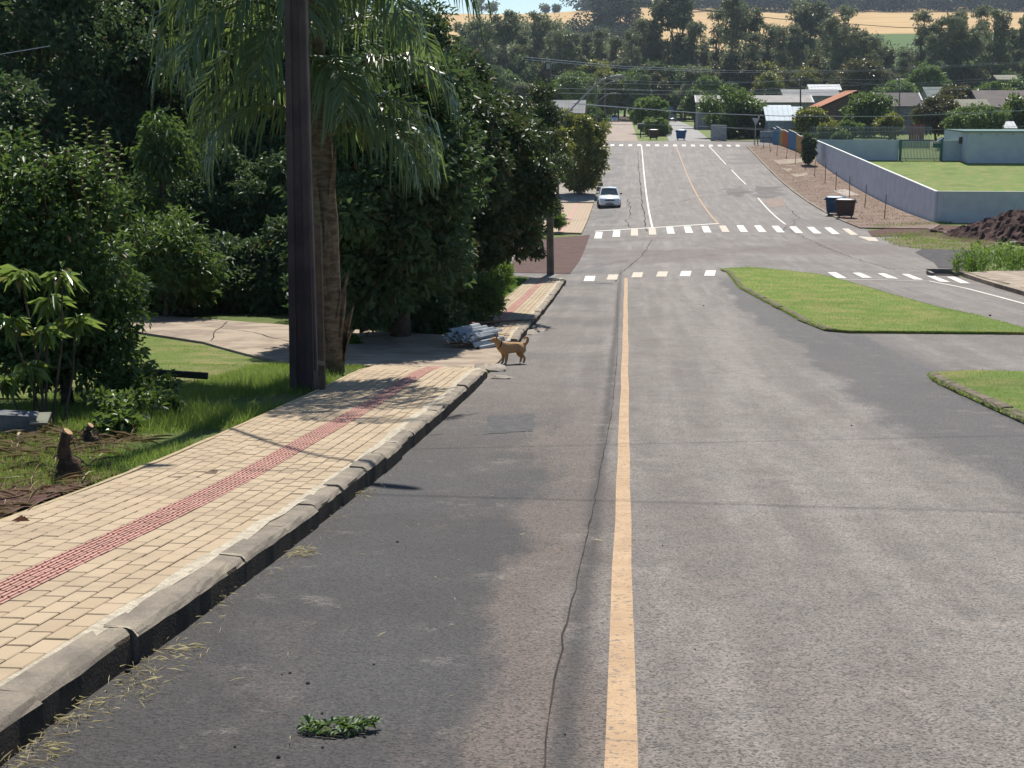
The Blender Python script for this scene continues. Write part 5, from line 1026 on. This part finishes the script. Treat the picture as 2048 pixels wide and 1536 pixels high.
PB = {'blue': plain('panel_blue', (.05, .16, .27), (.04, .14, .24), 1.5, .7), 'yellow': plain('panel_yellow', (.42, .24, .05), (.38, .21, .045), 1.5, .7), 'orange': plain('panel_orange', (.42, .11, .03), (.37, .10, .03), 1.5, .7)}
ys_ = [171.5, 168.6, 165.2, 162.4, 159.6, 155.8, 153.4, 151.6]; cols = ['blue', 'blue', 'yellow', 'orange', 'blue', 'yellow', 'orange']
bx_ = [(1544.5, 288), (1551, 289.3), (1558, 290.8), (1565, 293), (1575.5, 297), (1591.5, 303), (1600, 307), (1612, 313.5)]; bp = [G(*q) for q in bx_]
where = ['at the far end of the row', 'second from the far end of the row', 'in the far half of the row', 'in the far half of the row', 'between the orange and yellow panels', 'near the cypress', 'right beside the cypress']
lab = {'blue': 'blue painted wall panel', 'yellow': 'yellow painted wall panel', 'orange': 'orange painted wall panel'}
for i, cN in enumerate(cols):
    a, b = bp[i], bp[i+1]; d = unit(b-a); nrm = np.array([-d[1], d[0], 0])*.12; hh = 1.95+(.18 if i in (1, 4) else 0); dn = np.array([0, 0, -.2]); u0 = np.array([0, 0, hh]); u1 = np.array([0, 0, hh-.12]); b = b-d*.02
    root = tag(empty('painted_panel', a), lab[cN]+' '+where[i], 'wall'); MB().loft([[a+dn, a+nrm+dn, b+nrm+dn, b+dn], [a+u0, a+nrm+u0, b+nrm+u1, b+u1]]).build('panel', PB[cN], root)
    MB().loft([[a+u0-nrm*.15, a+nrm*1.15+u0, b+nrm*1.15+u1, b+u1-nrm*.15], [a+u0*1.02-nrm*.15, a+nrm*1.15+u0*1.02, b+nrm*1.15+u1*1.02, b+u1*1.02-nrm*.15]]).build('cap', plain('panel_cap', (.4, .38, .34)), root)

# ---- pale blue yard walls, gate, store building
WB = plain('pale_blue_paint', (.54, .55, .60), (.47, .48, .53), 1.1, .8, .25, .2, 12); WB2 = plain('pale_aqua_paint', (.48, .52, .58), (.43, .47, .53), 1.1, .8, .25, .2, 12); CAP = plain('wall_cap', (.66, .66, .63), (.58, .58, .55), 3, .85)
def wall(label, a, b, h, th, mat, seg=4., cap=True, hb=None):
    a, b = np.array(a, float), np.array(b, float); L = np.linalg.norm(b-a); n = max(1, int(L/seg)); root = tag(empty('boundary_wall', (a[0], a[1], zt(*a))), label, 'wall'); d = (b-a)/L; nn = np.array([-d[1], d[0]])*th/2; r1, r2 = [], []
    for i in range(n+1):
        p = a+(b-a)*i/n; z = zt(*a)+(zt(*b)-zt(*a))*i/n; hh = h+((hb-h) if hb else 0)*i/n; zl = min(z, zt(*p))-.3; r1.append([(*(p-nn), zl), (*(p+nn), zl), (*(p+nn), z+hh), (*(p-nn), z+hh)]); m = nn*1.35; r2.append([(*(p-m), z+hh+.003), (*(p+m), z+hh+.003), (*(p+m), z+hh+.06), (*(p-m), z+hh+.06)])
    MB().loft(r1).build('wall_face', mat, root)
    if cap: MB().loft(r2).build('coping', CAP, root)
    return root
wc = G(1870, 445)[:2]; we = G(1633, 322)[:2]; wr = np.array([wc[0]+26, wc[1]+.6])
wall('long pale blue grey wall beside the stakes with pale coping', wc, we, 1.98, .15, WB, hb=2.1); wall('pale blue grey front wall behind the earth heap', (wc[0]+.09, wc[1]), wr, 1.98, .15, WB)
wall('pale aqua back wall of the yard left of the gate', (we[0]+.1, we[1]+.1), at(1796, 322, 154.3)[:2], 2.2, .15, WB2, cap=False); wall('short pale aqua wall right of the gate', at(1883, 322, 154.3)[:2], at(1932, 322, 154.3)[:2], 2.15, .15, WB2)
GRN = plain('green_gate_paint', (.03, .14, .10), (.025, .12, .085), 4, .6); SLAT = plain('pale_gate_slats', (.55, .56, .42), (.48, .5, .37), 4, .7)
ga, gb = at(1799, 322, 154.2), at(1881, 322, 154.2); ga[2] = zt(*ga[:2]); gb[2] = zt(*gb[:2]); root = tag(empty('slat_gate', ga), 'pale slatted gate with green posts in the yard wall', 'gate')
for q in (ga, gb): MB().box(q+np.array([0, -.12, 1.12]), (.22, .22, 2.3)).build('gate_post', GRN, root)
n = 27
for i in range(n): t = (i+1)/(n+1); q = ga+(gb-ga)*t; MB().box(q+np.array([0, -.1, 1.1]), (.085, .03, 2.05)).build('slat', SLAT, root)
for zz in (.3, 1.55, 1.8): MB().box((ga+gb)/2+np.array([0, -.06, zz]), (np.linalg.norm(gb-ga), .03, .07)).build('rail', GRN, root)
MB().box(gb+np.array([-.5, -.14, 1.65]), (.75, .04, .42)).build('lock_plate', GRN, root)
for q in (.15, .85): MB().tube([ga+(gb-ga)*q+np.array([-.04, -.1, .1]), ga+(gb-ga)*q+np.array([.04, -.1, .1])], .1, 10).build('gate_wheel', DARK, root)
b0 = at(1934, 327, 151.5); b0[2] = zt(*b0[:2]); root = tag(empty('store_building', b0), 'windowless pale aqua building with flat roof inside the yard', 'building'); hb_ = 3.25
MB().loft([[(b0[0], b0[1], b0[2]-.3), (b0[0]+22, b0[1]+.4, b0[2]-.3), (b0[0]+22, b0[1]+9, b0[2]-.3), (b0[0]-.55, b0[1]+9, b0[2]-.3)], [(b0[0], b0[1], b0[2]+hb_), (b0[0]+22, b0[1]+.4, b0[2]+hb_), (b0[0]+22, b0[1]+9, b0[2]+hb_), (b0[0]-.55, b0[1]+9, b0[2]+hb_)]]).build('wall_face', WB2, root)
MB().box(b0+np.array([10.8, 4.5, hb_+.06]), (22.5, 9.3, .11)).build('roof_edge', plain('roof_edge', (.08, .17, .15)), root)
for i in range(6): MB().tube([b0+np.array([1.2+i*1.6, -.02, hb_-.22]), b0+np.array([1.2+i*1.6, -.14, hb_-.24])], .05, 8).build('spout', CONC, root)
MB().box(b0+np.array([-.3, 2.2, hb_-.9]), (.3, .25, .7)).build('meter_box', DARK, root)
# ---- slatted fence beyond the yard
fa, fb = at(1622, 290, 170), at(1858, 286, 172); root = tag(empty('metal_fence', on(fa[0], 170)), 'tall thin metal picket fence behind the yard wall', 'fence'); L = fb[0]-fa[0]; FE = plain('fence_steel', (.30, .33, .32), (.22, .25, .25), 4, .5, .4); BLW = plain('blue_low_wall', (.06, .12, .2), (.05, .10, .17), 1)
n = 88
for i in range(n):
    x = fa[0]+L*i/(n-1); z = zt(x, 171); MB().box((x, 171, z+1.55), (.035, .035, 1.9)).build('picket', FE, root)
for zz in (.75, 2.3): MB().box((fa[0]+L/2, 171.05, zt(fa[0], 171)+zz), (L, .03, .05)).build('rail', FE, root)
MB().box((fa[0]+L/2, 171.3, zt(fa[0], 171)+.3), (L, .2, 1.3)).build('plinth', BLW, root)
# parked vehicle roof and red gate seen over the wall
root = tag(empty('red_gate', on(30.5, 174)), 'dull red sheet gate seen over the slatted gate', 'gate'); x0 = at(1818, 270, 174)[0]; x1 = at(1848, 270, 174)[0]; z = zt(30, 174)
for i in range(6): MB().box((x0+(x1-x0)*(i+.5)/6, 174, z+1.4), ((x1-x0)/6-.03, .06, 2.3)).build('panel', plain('dull_red', (.22, .07, .055), (.17, .06, .05), 2), root)
g = at(1904, 284, 168); z = zt(g[0], 168); root = car((g[0], 168, z), R(90), (.10, .02, .02), 'dark red car behind the yard wall'); root.location.z = z

# ---- earth heap and rubble
def heap(name, label, c, rx, ry, h, mat, seed):
    rg = np.random.default_rng(seed); n = 46; V, F = [], []
    ph = rg.uniform(0, 6.28, 12); fx = rg.uniform(.6, 3.2, 12); fy = rg.uniform(.6, 3.2, 12)
    for j in range(n):
        for i in range(n):
            u, v = i/(n-1)*2-1, j/(n-1)*2-1; r = math.hypot(u, v); x, y = c[0]+u*rx, c[1]+v*ry
            k = sum(math.sin(fx[q]*x+fy[q]*y+ph[q])/12 for q in range(12)); hh = max(0., (1-r)**.8 if r < 1 else 0)*h*(1+.5*k)+(rg.normal(0, .10) if r < .97 else 0)+.15*k*(r < .95)
            V.append((x, y, zt(x, y)-.06+max(-.02, hh)))
    for j in range(n-1):
        for i in range(n-1): F.append((j*n+i, j*n+i+1, (j+1)*n+i+1, (j+1)*n+i))
    root = tag(empty(name, on(c[0], c[1])), label, 'heap'); add('earth', V, F, mat, root); return root
mc = G(2062, 482); HEAPM = m_soil('heap_soil', (.055, .03, .026), (.095, .054, .045), 1.2, 1.); hp = heap('earth_heap', 'dark reddish brown heap of earth before the front wall', (mc[0], mc[1]+3), 3.9, 4.6, 1.4, HEAPM, 5)
RUB = plain('rubble', (.36, .32, .28), (.26, .22, .19), 6, .95, .15); rg = np.random.default_rng(77)
for i in range(34):
    x = rg.uniform(1850, 2048); y = np.interp(x, [1850, 1920, 2048], [466, 470, 486])+rg.normal(0, 5); g = G(x, y); r = rg.uniform(.08, .28); o = lump('rubble_lump', g+np.array([0, 0, r*.3]), (r*rg.uniform(.8, 1.6), r, r*.6), RUB if rg.random() < .45 else HEAPM, seed=i); tag(o, 'broken lump of rubble at the foot of the earth heap', 'stone', 'rubble around the earth heap')
g = G(1886, 551); root = tag(empty('drain_inlet', g), 'concrete gutter inlet at the end of the right crosswalk', 'drain'); MB().box(g+np.array([0, .5, .1]), (.9, .16, .16)).build('lintel', CONC, root); MB().box(g+np.array([-.42, .1, .06]), (.12, .8, .12)).box(g+np.array([.42, .1, .06]), (.12, .8, .12)).build('cheek', CONC, root); MB().box(g+np.array([0, .12, .012]), (.72, .6, .012)).build('opening', MA['crack'], root)

# ---- houses
def roofm(name, a, b, freq, axis=0):
    k = N(name); c = k.xyz()[axis]; wv = k.math('FRACT', k.math('MULTIPLY', c, freq)); col = k.mix(k.ramp(k.noise(.7, 5), .35, .65), a, b); col = k.mix(k.math('MULTIPLY', k.ramp(wv, .25, .0), .45), col, tuple(x*.4 for x in a)); return k.done(col, .85, .25, k.bump(wv, .5, .05))
RM = dict(cream=roofm('roof_cream', (.34, .32, .29), (.27, .25, .23), 2.2), grey=roofm('roof_grey', (.22, .225, .22), (.17, .175, .17), 2.2), tile=roofm('roof_orange', (.42, .16, .075), (.33, .125, .06), 2.6, 1), metal=roofm('roof_metal', (.58, .64, .66), (.52, .58, .6), 1.5), dark=roofm('roof_dark', (.10, .085, .085), (.075, .065, .065), 2.4), brown=roofm('roof_brown', (.13, .105, .095), (.10, .08, .075), 2.4), green=roofm('roof_green', (.13, .165, .15), (.10, .13, .12), 2.), olive=roofm('roof_olive', (.23, .22, .16), (.18, .17, .125), 2.4), white=roofm('roof_white', (.62, .63, .62), (.55, .56, .55), 1.5))
WL = dict(cream=plain('wall_cream', (.42, .38, .32)), grey=plain('wall_grey', (.28, .27, .27)), blue=plain('wall_blue', (.32, .38, .45)), brown=plain('wall_brown', (.13, .085, .065)), pale=plain('wall_pale', (.46, .45, .42)))
WIN = plain('window_dark', (.025, .03, .035), None, 3, .15, .6); FRM = plain('window_frame', (.5, .5, .48)); TRIM = plain('white_board', (.72, .72, .7))
def house(label, x0, x1, yr, ye, Y, depth, roof, wallm, ridge='x', name='house', wins=2, trim=False, over=.4):
    """ridge 'x': the front slope faces the avenue's lower end; ridge 'y': a gable does"""
    a = at(x0, ye, Y); b = at(x1, ye, Y); X0, X1 = a[0], b[0]; ze = (a[2]+b[2])/2; zr = at((x0+x1)/2, yr, Y+(depth/2 if ridge == 'x' else 0))[2]; zr = max(zr, ze+.8); gz = min(zt(X0, Y), zt(X1, Y))-.2
    root = tag(empty(name, (X0, Y, gz)), label, 'house'); Y1 = Y+depth; i_ = .35
    if ridge == 'x':
        MB().loft([[(X0+i_, Y+i_, gz), (X1-i_, Y+i_, gz), (X1-i_, Y1-i_, gz), (X0+i_, Y1-i_, gz)], [(X0+i_, Y+i_, ze-.02), (X1-i_, Y+i_, ze-.02), (X1-i_, Y1-i_, ze-.02), (X0+i_, Y1-i_, ze-.02)], [(X0+i_, (Y+Y1)/2-.05, zr-.15), (X1-i_, (Y+Y1)/2-.05, zr-.15), (X1-i_, (Y+Y1)/2+.05, zr-.15), (X0+i_, (Y+Y1)/2+.05, zr-.15)]]).build('wall', WL[wallm], root)
        ym = (Y+Y1)/2
        sl = [[(X0, Y, ze), (X1, Y, ze), (X1, ym, zr), (X0, ym, zr)], [(X1, Y1, ze), (X0, Y1, ze), (X0, ym, zr), (X1, ym, zr)]]
        ends = [((X0, Y, ze), (X0, ym, zr)), ((X1, Y, ze), (X1, ym, zr))]
    else:
        xm = (X0+X1)/2; MB().put([(X0+i_, Y+i_, gz), (X1-i_, Y+i_, gz), (X1-i_, Y+i_, ze), (xm, Y+i_, zr-.12), (X0+i_, Y+i_, ze), (X0+i_, Y1-i_, gz), (X1-i_, Y1-i_, gz), (X1-i_, Y1-i_, ze), (xm, Y1-i_, zr-.12), (X0+i_, Y1-i_, ze)], [(0, 1, 2, 3, 4), (9, 8, 7, 6, 5), (1, 6, 7, 2), (5, 0, 4, 9), (2, 7, 8, 3), (4, 3, 8, 9)]).build('wall', WL[wallm], root)
        sl = [[(X0, Y, ze), (xm, Y, zr), (xm, Y1, zr), (X0, Y1, ze)], [(xm, Y, zr), (X1, Y, ze), (X1, Y1, ze), (xm, Y1, zr)]]; ends = [((X0, Y, ze), (xm, Y, zr)), ((X1, Y, ze), (xm, Y, zr))]
    rf = None
    for q in sl:
        up = np.array([0, 0, .12]); o = MB().loft([[np.array(v) for v in q], [np.array(v)+up for v in q]]).build('roof', RM[roof], root); rf = rf or o
    if trim:
        for p, q in ends: MB().tube([np.array(p)+np.array([0, -.06, .06]), np.array(q)+np.array([0, -.06, .06])], .13, 4).build('barge_board', TRIM, root)
    for i in range(wins):
        x = X0+(X1-X0)*(i+1)/(wins+1); z = ze-1.35; o = MB().box((x, Y+i_-.03, z), (1.3, .08, 1.1)).build('window', FRM, root); MB().box((x-.32, Y+i_-.075, z), (.56, .03, .94)).build('pane', WIN, o); MB().box((x+.32, Y+i_-.075, z), (.56, .03, .94)).build('pane', WIN, o)
    if wins: x = X0+(X1-X0)*.12+.5; MB().box((x, Y+i_-.03, ze-1.9), (.95, .08, 2.1)).build('door', WL['brown'], root)
    return root
house('long low house with a cream sheet roof behind the corner tree', 1392, 1628, 192, 206, 240, 9, 'cream', 'grey', wins=4, trim=True)
house('grey roofed house rising behind the cream roof', 1566, 1682, 180, 193, 265, 10, 'grey', 'grey', wins=3); house('shed with a bright white slanting roof below the wood', 1618, 1684, 170, 181, 290, 7, 'white', 'pale', name='shed', wins=1)
house('brown gable house with an orange tiled roof', 1637, 1790, 182, 216, 215, 12, 'tile', 'brown', 'y', wins=0); house('pale blue house with shiny metal sheet roofs behind the panels', 1532, 1612, 215, 243, 188, 9, 'metal', 'blue', wins=2)
house('lean-to with a narrow metal roof beside the pale blue house', 1538, 1586, 214, 224, 202, 6, 'metal', 'grey', name='shed', wins=0); house('grey house with dark gable roof and white barge board', 1757, 1850, 187, 214, 215, 10, 'dark', 'grey', wins=2, trim=True)
house('house with a dull green roof among the trees', 1855, 1925, 175, 196, 255, 10, 'green', 'grey', wins=1); house('large house with a brown roof behind the bright green tree', 1962, 2110, 182, 216, 225, 14, 'brown', 'grey', wins=2); house('house with an olive corrugated roof beside the brown roof', 1906, 1986, 200, 220, 205, 8, 'olive', 'grey', wins=1)
house('small far house with a pale roof between treetops', 1798, 1835, 158, 168, 320, 8, 'cream', 'pale', wins=1); house('far open hut with a thatched looking roof', 1994, 2040, 151, 160, 325, 8, 'olive', 'brown', name='hut', wins=1); house('grey corrugated roof house beside the concrete lamp pole', 1096, 1170, 202, 228, 185, 9, 'grey', 'cream', wins=2)
house('small white shed roof right of the bright green tree', 1998, 2035, 250, 258, 185, 4, 'white', 'pale', name='shed', wins=0)
# low garden wall, steps, tank at the far corner
wall('low grey garden wall under the broad corner tree', at(1422, 276, 187)[:2], at(1452, 280, 185)[:2], 1.9, .15, plain('grey_render', (.33, .33, .33))); wall('grey front wall with a rail beside the give way sign', at(1520, 284, 182)[:2], at(1546, 284, 181)[:2], 1.3, .15, plain('bluegrey_render', (.24, .28, .33)))
g = at(1342, 240, 330); z = zt(g[0], 330); root = tag(empty('water_tank', (g[0]-.6, 336, z)), 'blue water tank on a stand behind the dark car', 'tank'); zt1 = at(1342, 229, 336)[2]; zt2 = at(1342, 215, 336)[2]; c = np.array([at(1342, 220, 336)[0], 336, 0])
MB().tube([c+np.array([0, 0, zt1]), c+np.array([0, 0, zt1+.5]), c+np.array([0, 0, zt2-.3]), c+np.array([0, 0, zt2])], [.6, .66, .68, .3], 14).build('tank_body', plain('tank_blue', (.12, .3, .45)), root, True)
for sx in (-.45, .45):
    for sy2 in (-.45, .45): MB().tube([c+np.array([sx, sy2, z]), c+np.array([sx, sy2, zt1])], .07, 6).build('leg', CONC, root)
MB().tube([c+np.array([0, 0, zt2-.02]), c+np.array([0, 0, zt2+.12])], [.6, .1], 14).build('tank_lid', plain('tank_lid', (.7, .72, .72)), root, True)
g = G(1281, 275); root = tag(empty('letter_box', g), 'dark metal letter box on a post by the pale dirt street', 'box'); MB().tube([g, g+np.array([0, 0, 1.1])], .08, 6).build('post', DARK, root); MB().box(g+np.array([0, 0, 1.45]), (.85, .6, .75)).build('case', DARK, root); MB().box(g+np.array([0, 0, 1.86]), (.95, .7, .06)).build('cap', TRIM, root)
for i, (x, y) in enumerate(((1197, 364), (1199, 372), (1200, 381), (1196, 358))):
    g = G(x, y); o = MB().box(g+np.array([0, 0, .17]), (.6, .8, .34)).build('kerb_block', MA['pad'], None); tag(o, 'pale concrete block at the kerb behind the parked white car', 'block', 'concrete blocks behind the white car')

# ---- haze: one even, thin volume round everything
hz = MB().box((40, 820, 60), (2700, 1780, 240)).build('haze', None, None); hz['kind'] = 'stuff'; hz['label'] = 'thin pale bluish summer haze over the valley'
k = N('haze'); k.t.nodes.remove(k.geo); pv = k.n('VolumePrincipled'); pv.inputs['Color'].default_value = (.72, .84, 1., 1); pv.inputs['Density'].default_value = .0001; pv.inputs['Anisotropy'].default_value = .35; k.l(pv.outputs[0], k.out.inputs['Volume']); hz.data.materials.append(k.m)
for o in bpy.data.objects:
    if 'group' in o and o['group'] == '': del o['group']
